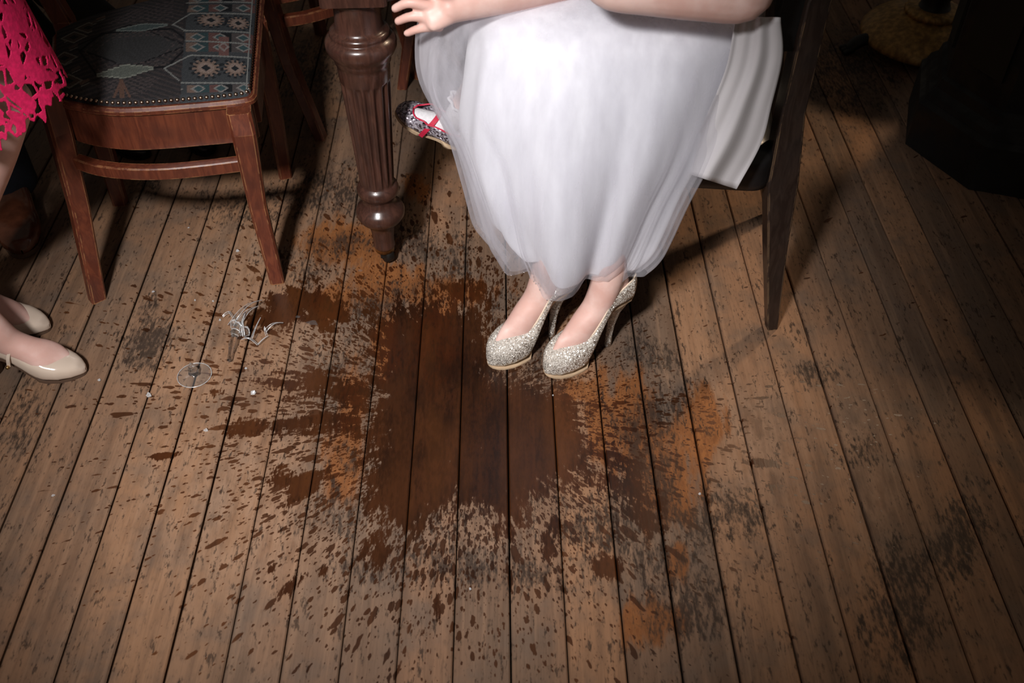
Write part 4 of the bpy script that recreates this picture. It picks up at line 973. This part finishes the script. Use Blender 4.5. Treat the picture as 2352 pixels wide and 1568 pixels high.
# ------------------------------------------------------------------ broken wine glass
def glass_foot():
    c = fl(447, 862, .0016); t = thing('broken_glass', c, 'round clear foot of a broken wine glass with its knobbly stem stub', 'glass')
    prof = [(.0003, .002), (.0003, .036), (.0012, .0372), (.0024, .0366), (.0032, .030), (.0052, .016), (.0075, .0105), (.0085, .010)]
    disc = mesh_obj('disc', *lathe(prof, c, 56), 'glass', t)
    ring = [c + Vector((.0368 * math.cos(a), .0368 * math.sin(a), .0014)) for a in [2 * math.pi * k / 60 for k in range(61)]]
    mesh_obj('rim', *tube(ring, [.0007 + .0004 * math.sin(k * .9) ** 2 for k in range(61)], 6, sub=0, round_ends=False), 'glass_glint', disc)  # whitened tube added as the glint round the disc
    st = [(.0084, .0102), (.011, .0115), (.014, .0105), (.016, .0085), (.018, .0098), (.021, .0095), (.023, .0075), (.025, .0086), (.028, .0078), (.031, .0058), (.036, .0042), (.040, .001)]
    mesh_obj('stem_stub', *lathe(st, c, 24, lambda z, a: 1 + .10 * math.sin(6 * a + z * 300)), 'glass_thick', t)
glass_foot()
def glass_bowl():
    c = fl(560, 775); t = thing('broken_glass', c, 'shattered wine glass bowl with jagged shards and broken stem lying on its side', 'glass')
    s0 = fl(527, 826, .008); s1 = fl(534, 787, .016); s2 = fl(541, 765, .024)
    mesh_obj('stem', *tube([s0, s0 * .5 + s1 * .5, s1, s1 * .4 + s2 * .6, s2], [.0055, .0058, .0085, .0070, .012], 14, sub=3), 'glass_thick', t)
    ax = (fl(600, 700, .03) - s2).normalized(); sd = ax.cross(Vector((0, 0, 1))).normalized(); up = sd.cross(ax)
    r2 = random.Random(12)
    # thick ragged bowl bottom
    rr = []
    for h, r in ((0, .004), (.004, .013), (.010, .021), (.016, .026)):
        rr.append([s2 + ax * (h + (r2.uniform(-.004, .006) if h > .012 else 0)) + sd * (r * math.cos(a)) + up * (r * .85 * math.sin(a)) for a in [2 * math.pi * k / 22 for k in range(22)]])
    v, f = loft(rr, caps=False); bb = mesh_obj('bowl_bottom', v, f, 'glass', t, solid=.002, smooth=False)
    mesh_obj('edge', *tube(rr[-1] + rr[-1][:1], [.0011 + .0006 * (k % 3) for k in range(23)], 6, sub=0, round_ends=False), 'glass_glint', bb)  # whitened tube added as the glint on the jagged edge
    mesh_obj('edge', *tube(rr[1] + rr[1][:1], [.0009] * 23, 6, sub=0, round_ends=False), 'glass_glint', bb)  # second painted glint, lower on the bowl
    def shard(p, q, a, b, bend=.01, th=.0018):
        """curved splinter from p to q with widths a, b"""
        p, q = Vector(p), Vector(q); d = q - p; n = d.cross(Vector((0, 0, 1))).normalized(); ring = []
        for k in range(9):
            s = k / 8; m = p + d * s + Vector((0, 0, 1)) * bend * math.sin(math.pi * s); w = a * (1 - s) + b * s
            ring.append([m - n * w, m - n * w * .3 + Vector((0, 0, th)), m + n * w + Vector((0, 0, th * 1.6)), m + n * w * .9 - Vector((0, 0, .0004))])
        return loft(ring)
    sp = [((530, 748, .03), (601, 690, .012), .008, .002, .018), ((552, 765, .034), (562, 722, .050), .003, .0012, .004), ((545, 750, .030), (592, 704, .030), .010, .002, .012), ((578, 778, .012), (598, 731, .022), .0024, .001, .003), ((556, 780, .016), (592, 792, .004), .002, .003, .012), ((592, 792, .004), (615, 772, .006), .0022, .0018, .002), ((610, 760, .004), (650, 742, .004), .006, .001, .010), ((530, 718, .004), (512, 728, .004), .002, .001, .004), ((527, 716, .012), (536, 730, .020), .002, .002, 0), ((540, 742, .030), (553, 722, .044), .002, .001, .003), ((612, 770, .006), (607, 752, .020), .002, .001, .002), ((560, 772, .03), (557, 735, .05), .0024, .001, .003)]
    for (a, b, wa, wb, bd) in sp:
        v, f = shard(fl(*a), fl(*b), wa, wb, bd); o = mesh_obj('shard', v, f, 'glass', t, smooth=False)
        for k, rad in ((2, .0008), (0, .0005)): mesh_obj('edge', *tube([v[4 * i + k] for i in range(9)], [rad] * 9, 6, sub=0), 'glass_glint', o)  # painted glint lines along each splinter
glass_bowl()
def shards():
    r2 = random.Random(5)
    spots = [(343, 907, 11, 'glass fragment between two boards beyond the glass foot'), (583, 902, 12, 'curled glass fragment at the edge of the wet stain'), (474, 988, 9, 'paired glass fragment near the long dark streak'), (716, 743, 16, 'flat triangular glass splinter in the wet patch by the chair leg'),
             (228, 873, 7, 'small glass fragment beside the nude shoe toe'), (448, 690, 5, 'tiny glass chip beside a small dark splash between the chair legs'), (490, 692, 5, 'tiny glass chip between the dark splash and the broken bowl'), (122, 1138, 6, 'lone pointed glass chip on the dry board by the nude shoe side'), (828, 622, 10, 'thin glass splinter in front of the table castor'), (1080, 1352, 5, 'speck of glass on splattered boards well away from the shoes'), (545, 577, 8, 'glass chip under the patterned chair by its front leg'), (565, 846, 5, 'glass chip between the glass foot and the curled fragment'), (352, 670, 6, 'dull glass chip next to the chair back leg'), (433, 523, 5, 'speck of glass under the patterned chair seat'), (1270, 908, 4, 'speck of glass just in front of the silver heels'), (1607, 1134, 5, 'speck of glass in the orange worn patch'), (505, 735, 6, 'glass chip right beside the shattered bowl'), (683, 728, 8, 'bright glass sliver in the wet patch between bowl and triangular splinter')]
    for x, y, s, lab in spots:
        c = fl(x, y, .0008); r = s * .00100 * .55; n = r2.choice((4, 5)); a0 = r2.uniform(0, 6); flat = 'splinter' in (lab or '')
        low = []; hi = []; h = (.0018 if flat else r * .9)
        for k in range(n):
            a = a0 + 2 * math.pi * k / n; q = r * r2.uniform(.6, 1.35) * (1.5 if flat else 1); low.append(c + Vector((q * math.cos(a), q * math.sin(a) * (.6 if flat else 1), .0004))); hi.append(c + Vector((q * .6 * math.cos(a + .3), q * .6 * math.sin(a + .3), h * r2.uniform(.6, 1.4))))
        v, f = loft([low, hi]); o = mesh_obj('glass_shard', v, f, 'glass' if flat else 'glass_glint', None, smooth=False, loc=c)  # small chips get the whitened glint material
        tag(o, lab or 'tiny chip of clear glass lying alone on dry boards', 'glass shard', 'glass shards on the floor')
shards()

for o in bpy.data.objects:
    if '_w' in o: del o['_w']
